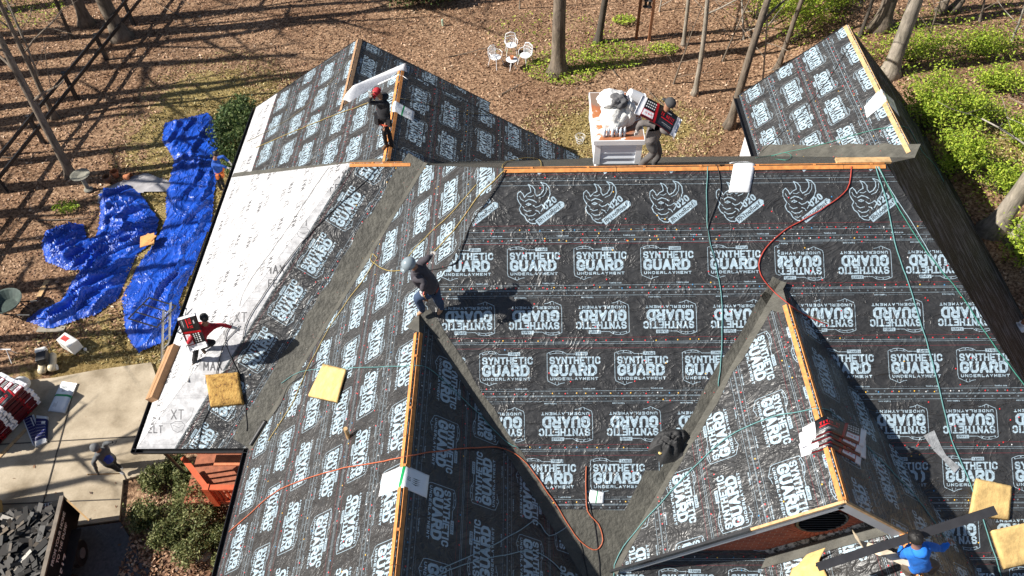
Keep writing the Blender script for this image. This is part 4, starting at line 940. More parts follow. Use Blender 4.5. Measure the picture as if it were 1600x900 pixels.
def m_foam():
    mt, n, p = newmat('yellow_foam'); c = ramp(n, noise(n, 7, 6, .75), [(.36, (.10, .05, .02)), (.44, (.36, .20, .05)), (.6, (.50, .31, .09))]); n.links.new(c, p.inputs['Base Color']); p.inputs['Roughness'].default_value = .95
    bump(n, p, noise(n, 20, 4, .7), .9, .03); return mt
M_FOAM = m_foam(); M_FOAMP = simple('pale_foam', (.56, .38, .15), .95, .28, 5, .8, .015, detail=7)
GF = 'foam pads the roofers kneel on'
draped('foam_pad', 'pitted brown-yellow foam pad on the white felt next to the crouching red shirt', 'foam pad', [(331, 638), (382, 633), (374, 585), (323, 590)], .13, M_FOAM, 1, group=GF, crump=.02, rnd=1)
draped('foam_pad', 'smooth yellow foam pad lying tilted on the wide gray-black front wing slope', 'foam pad', [(483, 621), (528, 631), (542, 581), (506, 572)], .12, M_FOAMP, 2, group=GF, crump=.006, rnd=1)
draped('foam_pad', 'yellow foam pad with the rope over its corner, upper one at the lower right', 'foam pad', [(1512, 806), (1573, 814), (1578, 763), (1522, 751)], .12, M_FOAMP, 3, group=GF, crump=.008, rnd=1)
draped('foam_pad', 'large yellow foam pad cut by the right frame edge', 'foam pad', [(1566, 891), (1625, 878), (1622, 815), (1546, 832)], .12, M_FOAMP, 4, group=GF, crump=.008, rnd=1)
draped('foam_pad', 'yellow foam pad at the bottom edge touching the end of the black metal strip', 'foam pad', [(1226, 925), (1300, 925), (1276, 873), (1236, 890)], .12, M_FOAMP, 5, group=GF, crump=.008, rnd=1)
GB = 'wrapped shingle bundles'
draped('ridge_shingle_pack', 'white pack with green band folded over the front wing ridge above a yellow foam pad', 'shingle pack', [(592, 777), (667, 779), (671, 744), (598, 742)], .05, M_PACK, 11, group='white ridge shingle packs', crump=.012)
draped('ridge_shingle_pack', 'white pack hanging over the main ridge in front of the right rear wing', 'shingle pack', [(1138, 302), (1139, 256), (1170, 255), (1171, 302)], .07, M_PACK, 12, group='white ridge shingle packs', nu=18, nv=8)
draped('ridge_shingle_pack', 'white pack with green band over the right rear wing ridge', 'shingle pack', [(1354, 185), (1405, 183), (1396, 158), (1350, 168)], .05, M_PACK, 13, group='white ridge shingle packs')
draped('ridge_shingle_pack', 'plain white pack over the rear ridge behind the red cap', 'shingle pack', [(574, 150), (637, 121), (632, 101), (612, 99)][:0] or [(536, 158), (638, 126), (634, 100), (552, 136)], .10, simple('plain_white_wrap', (.8, .8, .82), .4, .05, 4, .3, .02), 14, group='white ridge shingle packs')
draped('ridge_shingle_pack', 'white pack with green band on the slope by the standing roofer in black', 'shingle pack', [(611, 178), (646, 190), (648, 176), (615, 160)], .05, M_PACK, 15, group='white ridge shingle packs')
draped('ridge_shingle_pack', 'small black-marked white pack near the looped red hose at the valley foot', 'shingle pack', [(919, 787), (943, 787), (944, 770), (922, 766)], .04, M_PACK, 16, nu=8, nv=6, group='white ridge shingle packs')
# fan of red, white and black bundles on the right gable ridge
fan = [(0, 0, 0, 'topmost'), (1, -5, 6, 'second'), (2, 7, 11, 'third'), (3, -2, 18, 'lowest')]
for k, dx, dy, w_ in fan[::-1]:
    draped('shingle_bundle', {0: 'red, black and white wrapped bundle on top of the fan on the right gable ridge', 1: 'second bundle from the top of the fanned stack on the right gable ridge', 2: 'third bundle down in the fanned stack on the gable ridge', 3: 'bottom bundle of the fanned stack on the gable ridge'}[k], 'shingle bundle',
        [(1254+dx, 700+dy-k), (1345+dx*.8, 706+dy+k*1.5), (1349+dx*.2, 680+dy), (1249+dx*.8, 677+dy)], .06, M_BUND, 20+k, nu=20, nv=8, group=GB, lift=.055*(3-k), crump=.014, sm=.2)
# ---- loads carried by two roofers
def slab(name, label, a, b, wv, th, mat, nrm, sag=.0, group=GB, cat='shingle bundle'):
    a, b, wv, nrm = Vector(a), Vector(b), Vector(wv), Vector(nrm).normalized(); mb = MB(); n = 14; m_ = 5; top = []; bot = []; uv = []
    for i in range(n+1):
        for j in range(m_+1):
            s, t = i/n, j/m_; p = a.lerp(b, s)+wv*(t-.5) - V(0, 0, 1)*(4*sag*(s-.5)**2)
            ed = math.sqrt(max(0, min(1, min(s, 1-s)*n/1.2)*min(1, min(t, 1-t)*m_/1.))); q = .012*mn.noise(V(s*5, t*3, a.x))
            top.append(p+nrm*(th*(.25+.25*ed)+q)); bot.append(p-nrm*(th*(.25+.25*ed)+q)); uv.append((s, t))
    N = (n+1)*(m_+1); W_ = m_+1; fs = [(i*W_+j, (i+1)*W_+j, (i+1)*W_+j+1, i*W_+j+1) for i in range(n) for j in range(m_)]
    fb = [tuple(N+k for k in f[::-1]) for f in fs]; ed = list(range(m_))+[m_+i*W_ for i in range(n)]+[n*W_+m_-j for j in range(m_)]+[(n-i)*W_ for i in range(n)]
    mb.raw(top+bot, fs+fb+[(x, N+x, N+y, y) for x, y in zip(ed, ed[1:]+ed[:1])], 0, uv+uv); return tag(mb.build(name, mat, None, (a+b)/2, shade=True), label, cat, group)
# ---- tarps
def m_tarp():
    mt, n, p = newmat('blue_tarp'); c = ramp(n, noise(n, 1.4, 5, .6), [(.3, (.003, .035, .27)), (.7, (.010, .09, .56))]); n.links.new(c, p.inputs['Base Color']); p.inputs['Roughness'].default_value = .4
    cr = math_(n, 'POWER', math_(n, 'SUBTRACT', 1., math_(n, 'ABSOLUTE', math_(n, 'SUBTRACT', math_(n, 'MULTIPLY', noise(n, 1.3, 3, .5, 2.0, stretch=(1.6, .8, 1), rot=(0, 0, .3)), 2.), 1.))), 5.)
    bump(n, p, cr, .7, .05); return mt
M_TARP = m_tarp()
def tarp(label, pxs, seed, amp, fold, mat=None, res=.055, cat='tarp', name='tarp', fs_=1.0):
    W = [gnd(*q) for q in pxs]; P2 = [(q.x, q.y) for q in W]; c = sum(W, V(0, 0, 0))/len(W); xs = [p[0] for p in P2]; ys2 = [p[1] for p in P2]
    X = np.arange(min(xs)-.1, max(xs)+.1, res); Y = np.arange(min(ys2)-.1, max(ys2)+.1, res); idx = {}; vs = []; fd = Vector((math.cos(fold), math.sin(fold)))
    for j, y in enumerate(Y):
        for i, x in enumerate(X):
            wx = x+.07*mn.noise(V(x*1.3, y*1.3, seed)); wy = y+.07*mn.noise(V(x*1.3, y*1.3, seed+9))
            d = min(segdist((wx, wy), a, b) for a, b in zip(P2, P2[1:]+P2[:1])); ins = inpoly((wx, wy), P2)
            if not ins and d > .05: continue
            u = x*fd.x+y*fd.y; v_ = -x*fd.y+y*fd.x
            wu = u*.40+.4*mn.noise(V(x*.8, y*.8, seed+3)); wv_ = v_*2.0+.7*mn.noise(V(x*.9, y*.9, seed+5))
            r1 = 1-abs(2*mn.noise(V(wu*fs_, wv_*fs_, seed)))*1.; r2 = 1-abs(2*mn.noise(V(u*1.1+r1+seed, v_*5.2+.8*mn.noise(V(x*1.7, y*1.7, 4.)), seed+1))); r3 = 1-abs(2*mn.noise(V(u*3.2+v_*2.+r2, v_*7-u*2., seed+2)))
            fall = min(1, d/.28) if ins else 0
            h = fall*(amp*(.15+.85*max(0, r1)**3)+amp*.30*max(0, r2)**3+amp*.03*r3)
            idx[(i, j)] = len(vs); vs.append((x, y, max(gz(x, y), -9)+.07+h))
    fs = []
    for (i, j), k in idx.items():
        if (i+1, j) in idx and (i+1, j+1) in idx and (i, j+1) in idx: fs.append((k, idx[(i+1, j)], idx[(i+1, j+1)], idx[(i, j+1)]))
    mb = MB(); mb.raw(vs, fs); o = mb.build(name, mat or M_TARP, None, (c.x, c.y, c.z), shade=True); return tag(o, label, cat, 'blue tarps spread on the lawn' if mat is None else None)
tarp('long blue tarp strip lying on the straw grass along the left eave', [(258, 195), (325, 178), (341, 200), (338, 260), (335, 300), (331, 350), (300, 425), (280, 470), (284, 515), (256, 535), (217, 551), (199, 520), (193, 470), (214, 425), (244, 378), (262, 342), (262, 300), (274, 250), (257, 225)], 2.3, .21, 1.35)
tarp('crumpled blue tarp heap with a bent arm, left of the long strip', [(183, 298), (205, 290), (230, 318), (248, 345), (240, 378), (214, 398), (202, 430), (184, 468), (150, 495), (110, 506), (75, 515), (42, 503), (62, 488), (100, 473), (116, 440), (130, 422), (108, 424), (75, 410), (66, 385), (75, 363), (110, 352), (130, 353), (136, 376), (152, 372), (158, 335), (155, 306)], 7.7, .36, .8, fs_=1.2)
tarp('grey canvas sheet spread on the leaves behind the crumpled blue tarp', [(160, 300), (205, 278), (232, 272), (272, 288), (262, 300), (225, 302), (200, 308), (175, 318), (155, 318)], 4.4, .12, .3, simple('grey_canvas', (.30, .29, .30), .8, .2, 3, .3), name='canvas_sheet')
M_TARP2 = M_TARP
# ---- ropes and hoses
def m_rope(nm, c): return simple(nm, c, .6, .2, 30, .2, .004)
RC = {'yellow': m_rope('yellow_rope', (.33, .24, .07)), 'teal': m_rope('teal_rope', (.10, .25, .25)), 'pale': m_rope('pale_rope', (.26, .36, .40)), 'red': m_rope('red_hose', (.36, .04, .025)), 'orange': m_rope('orange_hose', (.42, .11, .05)), 'black': m_rope('black_rope', (.012, .012, .014)), 'green': m_rope('green_rope', (.05, .22, .17)), 'olive': m_rope('olive_rope', (.16, .13, .07))}
def rope(pxs, col, label, r=.014, name='safety_rope', cat='rope', wob=1.):
    pts = []; P = [Vector((a, b)) for a, b in pxs]
    for i in range(len(P)-1):
        p0, p1, p2, p3 = P[max(0, i-1)], P[i], P[i+1], P[min(len(P)-1, i+2)]; k = max(3, int((p2-p1).length/9))
        for s in range(k):
            t = s/k; q = .5*((2*p1)+(p2-p0)*t+(2*p0-5*p1+4*p2-p3)*t*t+(3*p1-p0-3*p2+p3)*t**3); pts.append(q+Vector((mn.noise(V(q.x*.05, q.y*.05, r*99)), mn.noise(V(q.y*.05, q.x*.05, 3.)))) * 1.2*wob)
    pts.append(P[-1]); W = []
    for q in pts:
        w_ = drop(q.x, q.y); nz = .022+r
        W.append(w_+V(0, 0, nz))
    mb = MB(); mb.tube(W, r*.78, 5); o = mb.build(name, RC[col], None, W[0], shade=True); return tag(o, label, cat)
rope([(1330, 262), (1322, 298), (1282, 330), (1225, 362), (1192, 395), (1186, 425), (1206, 455), (1250, 490), (1290, 508)], 'red', 'red air hose curving from the main ridge round the head of the right gable', .016, 'air_hose', 'hose')
rope([(358, 832), (395, 800), (440, 765), (520, 737), (600, 722), (648, 712), (705, 704), (775, 700), (800, 708), (822, 725), (862, 780), (890, 825), (912, 852), (932, 860), (942, 845), (935, 820), (918, 800), (915, 770), (916, 730)], 'orange', 'orange-red air hose crossing the front wing and looping in the valley', .017, 'air_hose', 'hose')
rope([(1106, 262), (1104, 300), (1104, 345), (1108, 375), (1118, 415), (1128, 480), (1127, 550), (1122, 605)], 'teal', 'teal and black rope hanging straight down left of the gable head', .013)
rope([(1120, 262), (1125, 300), (1109, 345), (1106, 372), (1120, 420)], 'black', 'short black rope hanging from the ridge beside the white pack', .014)
rope([(1367, 262), (1385, 320), (1397, 380), (1420, 450), (1445, 530), (1464, 600), (1486, 690), (1510, 745), (1530, 800), (1560, 890), (1568, 930)], 'teal', 'long teal rope running from the ridge end down past the foam pads', .016)
rope([(1372, 262), (1405, 330), (1450, 400), (1495, 455), (1545, 530), (1600, 605), (1625, 640)], 'green', 'dark green rope following the right hip down to the frame edge', .014)
rope([(1370, 262), (1392, 300), (1418, 340), (1445, 385), (1470, 425)], 'pale', 'pale frayed rope end hanging down beside the right hip', .012)
rope([(1300, 508), (1250, 490), (1240, 487)], 'olive', 'short olive rope piece at the gable head under the red hose', .010)
rope([(958, 905), (965, 870), (1000, 822), (1040, 778), (1085, 730), (1140, 682), (1200, 655), (1245, 645), (1286, 640), (1310, 655), (1345, 690), (1400, 745), (1440, 790), (1475, 840)], 'teal', 'teal rope climbing the right gable roof and crossing its ridge above the bundles', .014)
rope([(440, 600), (470, 582), (520, 577), (580, 575), (650, 573), (672, 578), (700, 602), (745, 645), (790, 690), (812, 702)], 'teal', 'thin teal rope crossing the front wing ridge just below its head', .011)
rope([(640, 915), (700, 885), (760, 858), (815, 828), (838, 815), (858, 838), (885, 825)], 'pale', 'upper of the two pale blue ropes at the bottom of the shaded slope', .012)
rope([(665, 910), (720, 885), (790, 868), (835, 862), (870, 885), (890, 910)], 'pale', 'lower of the two pale blue ropes at the bottom of the shaded slope', .012)
rope([(590, 405), (556, 455), (520, 505), (495, 550), (475, 590), (455, 635), (420, 690)], 'yellow', 'yellow rope lying in the grey valley left of the helmeted roofer', .015)
rope([(590, 405), (582, 398), (580, 408), (588, 415), (595, 420), (610, 425), (632, 423)], 'yellow', 'yellow rope loop leading to the helmeted roofer', .013)
rope([(790, 268), (750, 305), (722, 345), (695, 378), (676, 397)], 'yellow', 'tight yellow rope from the main ridge down to the helmeted roofer hand', .015)
rope([(745, 290), (700, 340), (672, 365), (638, 402)], 'yellow', 'second yellow rope beside the tight one, ending at the gray helmet', .012)
rope([(792, 268), (765, 310), (740, 345), (722, 385), (712, 412), (690, 420), (668, 424)], 'black', 'black strand put in as a rope shadow, from the ridge along the hip to the helmeted roofer belt', .015)  # black tube laid where the shadow of a rope falls
rope([(845, 262), (842, 250), (815, 248), (790, 256), (785, 264)], 'yellow', 'yellow rope coil end on the main ridge near the left', .013)
rope([(400, 232), (440, 215), (500, 190), (560, 168), (577, 162), (605, 150)], 'yellow', 'yellow rope stretched across the left rear slope to the man in black', .013)
rope([(385, 222), (430, 200), (480, 165), (530, 115), (548, 92)], 'olive', 'dark olive rope over the shaded ridge of the left rear wing', .010)
rope([(608, 152), (650, 160), (700, 172), (735, 178), (765, 179), (775, 180)], 'olive', 'dark rope from the rear ridge across its right slope', .012)
rope([(590, 262), (575, 280), (540, 312), (500, 350), (460, 395), (420, 450), (388, 500), (380, 530)], 'black', 'black cable running from the left ridge down over the white felt', .012, 'cable', 'cable')
rope([(515, 262), (495, 290), (455, 350), (420, 400), (385, 450), (375, 480)], 'black', 'thin black cable on the white felt, left of the other cable', .008, 'cable', 'cable')
rope([(375, 510), (350, 540), (338, 590), (332, 630), (318, 660), (308, 700)], 'black', 'black cord passing under the pitted foam pad to the lower gutter', .013, 'cable', 'cable')
rope([(362, 505), (352, 530), (362, 560), (374, 586)], 'black', 'short black cord between the red-shirted roofer hand and the foam pad', .012, 'cable', 'cable')
rope([(384, 632), (386, 655), (386, 675)], 'black', 'short black cord below the foam pad on the valley strip', .012, 'cable', 'cable')
rope([(505, 560), (470, 590), (450, 605), (440, 630), (428, 648)], 'black', 'black cord coming out of the black pipe in the valley', .012, 'cable', 'cable')
rope([(1190, 238), (1240, 190), (1290, 130), (1335, 62)], 'black', 'black cord lying diagonally on the right rear wing slope', .011, 'cable', 'cable')
rope([(1180, 248), (1225, 240), (1290, 225), (1350, 208), (1410, 199), (1428, 215), (1440, 238), (1462, 262), (1474, 285)], 'green', 'green rope across the right rear wing and over its ridge to the dark slope', .012)
rope([(1205, 245), (1225, 240), (1236, 245), (1228, 252), (1210, 250)], 'green', 'green rope loop on the membrane at the foot of the right rear wing', .012)
rope([(915, 770), (921, 790), (930, 830), (935, 870), (938, 910)], 'black', 'black hose going down from the small white pack to the bottom edge', .015, 'air_hose', 'hose')
rope([(905, 845), (912, 870), (920, 910)], 'black', 'second black hose at the bottom edge by the looped orange hose', .014, 'air_hose', 'hose')
rope([(826, 700), (815, 700), (800, 700), (785, 697)], 'black', 'short black cord at the edge of the shaded slope near the orange hose', .01, 'cable', 'cable')
# pipe, jacket, tape, metal strip
mb = MB(); a, b = drop(393, 697), drop(416, 660); mb.tube([a+V(0, 0, .07), b+V(0, 0, .07)], [.06, .06], 12); tag(mb.build('drain_pipe', M_BLKP, None, a), 'short black pipe lying in the grey valley above the lower gutter', 'pipe')
M_CLOTHB = simple('black_cloth', (.02, .02, .021), .7, .3, 8, .5, .02)
def heap(name, label, cat, pxs, h, mat, seed):
    W = [drop(*q) for q in pxs]; c = sum(W, V(0, 0, 0))/len(W); mb = MB(); nr, na = 20, 60; vs = [c+V(0, 0, h)]; N = len(W)
    for i in range(1, nr+1):
        for k in range(na):
            t = k/na*N; a = W[int(t) % N].lerp(W[(int(t)+1) % N], t-int(t)); p = c.lerp(a, i/nr); f = i/nr
            z = roofz(p.x, p.y)+.015+h*max(0, 1-f**2.2)*(.55+1.3*abs(mn.noise(V(p.x*5, p.y*5, seed))))+.10*(1-f**3)*abs(mn.noise(V(p.x*14, p.y*14, seed))); vs.append(V(p.x, p.y, z))
    vs[0].z = roofz(c.x, c.y)+h*.8
    fs = [(0, 1+k, 1+(k+1) % na) for k in range(na)]+[(1+(i-1)*na+k, 1+i*na+k, 1+i*na+(k+1) % na, 1+(i-1)*na+(k+1) % na) for i in range(1, nr) for k in range(na)]
    mb.raw(vs, fs); return tag(mb.build(name, mat, None, c, shade=True), label, cat)
jk = heap('jacket', 'black jacket dropped in the valley beside the right gable roof', 'jacket', [(1018, 690), (1030, 675), (1050, 670), (1070, 672), (1078, 682), (1068, 695), (1068, 712), (1055, 722), (1032, 727), (1024, 712), (1012, 706)], .28, M_CLOTHB, 3)
mb = MB(); q = drop(1030, 712); mb.lathe(q+V(0, 0, .1), [(.0, 0), (.03, .004), (.034, .02), (.0, .034)], 10); tag(mb.build('tape_measure', simple('yellow_case', (.75, .55, .2), .4), None, q), 'small round yellow tape measure on the black jacket', 'tape measure')
mb = MB(); tp_ = [drop(1450, 678), (drop(1462, 700)), drop(1474, 716), drop(1494, 736)]
M_CLEAR = simple('clear_wrap', (.30, .31, .32), .25, .3, 12, .5, .02)
for (a, b, w1, w2) in ((tp_[0], tp_[1], .13, .10), (tp_[1], tp_[2], .10, .06), (tp_[2], tp_[3], .06, .09)):
    d = (b-a).normalized(); s = d.cross(V(0, -.5, 1)).normalized(); mb.poly([a+s*w1+V(0, 0, .05), a-s*w1+V(0, 0, .04), b-s*w2+V(0, 0, .04), b+s*w2+V(0, 0, .05)])
tag(mb.build('wrap_scrap', M_CLEAR, None, tp_[0]), 'clear plastic wrap scrap lying on the lower right print', 'plastic wrap')
# long black metal strip held by the roofer in blue
ma = at_y(1277, 886, -7.75); mb_ = at_y(1556, 797, -7.35)
mb = MB(); mb.bar(ma, mb_, .15, .012, up=V(0, -.6, .8)); mb.bar(ma+V(0, .04, -.05), mb_+V(0, .04, -.05), .012, .06, up=V(0, -.6, .8)); tag(mb.build('metal_strip', simple('charcoal_metal', (.022, .022, .026), .5, .2), None, ma), 'long charcoal metal flashing strip held up by the crouching roofer in blue', 'flashing')
# curled pale membrane offcut
W = [at_y(1336, 833, -7.15), at_y(1344, 850, -7.25), at_y(1372, 860, -7.4), at_y(1402, 872, -7.55), at_y(1420, 876, -7.6)]
mb = MB()
for i in range(len(W)-1):
    s = V(.04, -.13, .03); mb.poly([W[i]-s*(.6+.3*i/4), W[i+1]-s, W[i+1]+s, W[i]+s*(.6+.3*i/4)]); mb.poly([W[i]-s*(.6+.3*i/4)-V(0, 0, .015), W[i]+s*(.6+.3*i/4)-V(0, 0, .015), W[i+1]+s-V(0, 0, .015), W[i+1]-s-V(0, 0, .015)])
tag(mb.build('membrane_offcut', simple('cream_backing', (.62, .52, .38), .7), None, W[0], shade=True), 'curled cream backing strip under the black metal strip', 'offcut')
# ---- on the chimney: a pile of white sacks, bottles and a bucket
cx_, cy_, cd_, cw_ = CHC
M_SACK = simple('white_sack', (.72, .72, .70), .7, .12, 5, .6, .04)
def blob(c, r, mat, name, label, cat, seed, amp=.25, group=None, ax=None):
    bm = bmesh.new(); bmesh.ops.create_icosphere(bm, subdivisions=4, radius=1)
    for v in bm.verts:
        k = 1+amp*mn.noise(v.co*1.7+V(seed, 0, 0))+amp*.5*mn.noise(v.co*4.5+V(seed, 3, 0)); v.co = V(v.co.x*r[0]*k, v.co.y*r[1]*k, v.co.z*r[2]*k)
        if v.co.z < -r[2]*.72: v.co.z = -r[2]*.72
    me = bpy.data.meshes.new(name); bm.to_mesh(me); bm.free(); me.materials.append(mat); me.polygons.foreach_set('use_smooth', [True]*len(me.polygons)); o = bpy.data.objects.new(name, me); COL.objects.link(o); o.location = c; WL[o] = Vector(c); return tag(o, label, cat, group)
sx, sy = at_z(961, 176, CHT+.3).x, at_z(961, 182, CHT+.2).y
blob((sx, sy, CHT+.22), (.34, .30, .30), M_SACK, 'sack', 'large white sack slumped on the chimney cap', 'sack', 3)
blob((sx-.08, sy+.12, CHT+.58), (.30, .26, .17), M_SACK, 'sack', 'white sack on top of the pile on the chimney, mouth open', 'sack', 9)
blob((sx+.02, sy-.03, CHT+.62), (.2, .16, .15), simple('grey_cloth', (.10, .10, .105), .9, .3, 6, .5), 'grey_cloth', 'dark grey cloth bundled in the white sacks on the chimney', 'cloth', 5, .4)
blob((sx+.30, sy-.05, CHT+.30), (.13, .15, .34), M_SACK, 'sack', 'narrow white sack hanging at the right of the chimney pile', 'sack', 15)
M_BOT = simple('clear_bottle', (.55, .62, .70), .1, .15, 20, 0)
for k in range(6):
    bx, by = sx-.24+.085*k, sy-.42+.02*(k % 2); mb = MB(); mb.lathe((bx, by, CHT), [(.032, 0), (.034, .1), (.03, .14), (.033, .17), (.012, .21)], 10); o = mb.build('water_bottle', M_BOT, None, (bx, by, CHT), shade=True); tag(o, 'clear water bottle in the row before the chimney sacks, ' + ['leftmost', 'second from the left', 'third from the left', 'third from the right', 'second from the right', 'rightmost'][k], 'bottle', 'water bottles on the chimney')
    mb = MB(); mb.lathe((bx, by, CHT+.21), [(.014, 0), (.014, .02)], 8); t_ = mb.build('cap', M_WHITE, o)
bkt = thing('bucket', 'white bucket tipped on its side behind the sacks on the chimney', 'bucket', (sx+.42, sy+.3, CHT+.16))
mb = MB(); axb = (V(0, 1, 0), V(.5, 0, .86), V(.86, 0, -.5)); mb.lathe((sx+.3, sy+.3, CHT+.55), [(.13, 0), (.15, .32), (.16, .32), (.16, .34)], 18, ax=axb); mb.build('body', M_WHITE, bkt, shade=False)
mb = MB(); mb.tube([(sx+.2+.05*math.cos(a), sy+.3+.14*math.sin(a), CHT+.62+.12*abs(math.cos(a))) for a in np.linspace(-1.5, 1.5, 9)], .006, 4); mb.build('handle', M_BLACK, bkt)
# ---- cardboard box lying on the left eave
M_CARD = simple('cardboard', (.36, .20, .10), .85, .12, 5, .1)
c0, c1 = drop(243, 622), drop(272, 552)
bx = thing('cardboard_box', 'long brown cardboard box lying on the lower left eave by the ladder', 'box', c0.lerp(c1, .5))
dv = (c1-c0).normalized(); nz = PLW.N; nz = (nz-dv*nz.dot(dv)).normalized(); mb = MB(); mb.box(c0.lerp(c1, .5)+nz*.14+V(.1, 0, 0), (c1-c0).length+.25, .34, .24, (dv, nz.cross(dv), nz)); mb.build('body', M_CARD, bx)
mb = MB(); mb.box(c0.lerp(c1, .5)+nz*.262+V(.1, 0, 0), (c1-c0).length+.25, .05, .004, (dv, nz.cross(dv), nz)); mb.build('tape', simple('parcel_tape', (.30, .17, .08), .3), bx)
# ---------------------------------------------------------------- things on the ground
def gpt(px, py): q = gnd(px, py); q.z = max(gz(q.x, q.y), -8.93 if (q.x < -9.5 and q.y < 1.2) else -99)+.0; return q
# ladder against the left eave
la, lt = gnd(235, 640), at_y(262, 487, gnd(262, 600).y+2.2)
e_ = V(xw-.02, at_y(250, 560, 3).y, ze)
lb = V(xw-1.15, -.35, -8.95); ltop = V(xw-.12, .75, ze+.75)
lad = thing('ladder', 'aluminium extension ladder with a square stand-off leaning on the left eave', 'ladder', lb)
d = (ltop-lb); s = V(0, 0, 1).cross(d).normalized(); s = d.cross(V(1, 0, .3)).normalized()*.2
for sg in (-1, 1): mb = MB(); mb.bar(lb+s*sg, ltop+s*sg, .03, .085, up=s); mb.build('stile', M_ALU, lad)
k = 0.2
while k < d.length: mb = MB(); c = lb+d.normalized()*k; mb.tube([c-s, c+s], .017, 6); mb.build('rung', M_ALU, lad); k += .3
so_ = MB(); tpz = ltop-d.normalized()*.35; X = s.normalized(); Z = V(-.75, .2, .6).normalized()
cc = [tpz+X*.55, tpz-X*.55, tpz-X*.55+V(-.75, .15, .2), tpz+X*.55+V(-.75, .15, .2)]
so_.tube(cc+[cc[0]], .025, 6); so_.tube([tpz+X*.2, tpz+X*.2+V(-.75, .15, .2)], .02, 6); so_.tube([tpz-X*.2, tpz-X*.2+V(-.75, .15, .2)], .02, 6); so_.build('stand_off', M_BLACK, lad)
# orange porch railing seen under the front corner
M_RAILO = simple('orange_red_paint', (.55, .10, .035), .55, .2, 8, .2)
pr_ = thing('porch', 'orange-red painted porch corner with balusters under the front eaves', 'porch', (-8, -3.6, -8.6))
zt_, zb2 = -7.2, -8.1
pA = at_z(286, 715, zt_); pB = at_z(322, 762, zt_); pC = at_z(372, 762, zt_); pA.z = pB.z = pC.z = zt_
pD = V(pC.x+.6, pC.y, zt_)
for (a, b, nb) in ((pA, pB, 6), (pB, pD, 11)):
    mb = MB(); mb.bar(a, b, .14, .06); mb.build('top_rail', M_RAILO, pr_); mb = MB(); mb.bar(a-V(0, 0, .75), b-V(0, 0, .75), .09, .06); mb.build('bottom_rail', M_RAILO, pr_)
    for i in range(nb): q = a.lerp(b, (i+.5)/nb); mb = MB(); mb.box(q-V(0, 0, .4), .05, .05, .68); mb.build('baluster', M_RAILO, pr_)
mb = MB(); mb.box(pB-V(0, 0, .45), .16, .16, 1.0); mb.build('corner_post', M_RAILO, pr_)
mb = MB(); mb.box(((pA.x+pD.x)/2+.4, pB.y+1.6, -8.15), 3.2, 3.2, .1); mb.build('porch_floor', simple('porch_boards', (.30, .10, .05), .8, .3, 8), pr_)
mb = MB(); mb.bar(pB+V(.05, .75, .02), pD+V(0, .75, .02), .3, .05); mb.build('bench_board', simple('orange_bench', (.62, .20, .09), .6), pr_)
# bird bath, pots, stump, stone
bb = thing('bird_bath', 'round stone bird bath on a pedestal at the foot of the leaning tree', 'bird bath', gnd(139, 297))
M_STONE = simple('grey_stone', (.22, .21, .17), .9, .3, 8, .5)
mb = MB(); q = WL[bb]; mb.lathe(q, [(.17, 0), (.17, .05), (.08, .12), (.075, .6), (.13, .68)], 16); mb.build('pedestal', M_STONE, bb, shade=False); mb = MB(); mb.lathe(q+V(0, 0, .66), [(.1, 0), (.34, .1), (.36, .13), (.30, .13), (.12, .06), (0.01, .05)], 22); mb.build('bowl', M_STONE, bb)
M_TERR = simple('terracotta', (.42, .15, .06), .85, .2, 6)
for i, (px, py, lay, lb) in enumerate([(182, 276, 0, 'terracotta pot standing by the grey canvas'), (196, 281, 1, 'terracotta pot lying on its side by the grey canvas'), (170, 284, 0, 'wide brown pot next to the bird bath')]):
    q = gnd(px, py); mb = MB(); ax = (V(0, 1, 0), V(0, 0, 1), V(1, 0, 0)) if lay else None; mb.lathe(q+V(0, 0, .14*lay), [(.10, 0), (.15, .22), (.17, .22), (.17, .28), (.14, .28), (.12, .06), (.01, .05)], 16, ax=ax); tag(mb.build('plant_pot', M_TERR if i < 2 else simple('brown_pot', (.2, .1, .05), .8), None, q), lb, 'pot', 'pots beside the bird bath')
mb = MB(); q = gnd(320, 868); tag(blob(q+V(0, 0, .12), (.22, .2, .18), M_STONE, 'stone', 'grey stone between the low shrubs in the bed', 'stone', 2), None)
# garden furniture, white, under the trees
def chair_w(loc, rot, label):
    t = thing('garden_chair', label, 'chair', (0, 0, 0), 'white garden furniture on the leaves'); wr = .016
    st = MB(); st.lathe((0, 0, .44), [(.2, -.01), (.24, 0), (.24, .02), (.2, .025)], 14); st.build('seat', M_WHITE, t)
    for sx_ in (-1, 1):
        for sy_ in (-1, 1): l = MB(); l.tube([(sx_*.17, sy_*.17, .44), (sx_*.22, sy_*.22, .2), (sx_*.25, sy_*.25, 0)], wr, 5); l.build('leg', M_WHITE, t)
        a = MB(); a.tube([(sx_*.22, .18, .7), (sx_*.3, 0, .68), (sx_*.27, -.16, .64), (sx_*.22, -.17, .45)], wr, 5); a.build('arm', M_WHITE, t)
    b = MB(); b.tube([(-.22, .17, .44), (-.25, .21, .7), (-.2, .25, .88), (0, .26, .95), (.2, .25, .88), (.25, .21, .7), (.22, .17, .44)], .02, 5)
    for k in range(-3, 4): b.tube([(k*.055, .19, .45), (k*.075, .24, .72), (k*.05, .255, .9)], .009, 4)
    for zz in (.6, .75): b.tube([(-.22, .21, zz), (0, .24, zz+.03), (.22, .21, zz)], .009, 4)
    b.build('backrest', M_WHITE, t); t.location = loc; t.rotation_euler = (0, 0, rot); return t
chair_w(gnd(775, 103), .9, 'left white wrought garden chair facing the small table')
chair_w(gnd(821, 100), -.7, 'right white garden chair with a dark cushion of leaves')
tb = thing('garden_table', 'small white round table holding a terracotta pot between the two garden chairs', 'table', gnd(800, 108), 'white garden furniture on the leaves'); q = WL[tb]
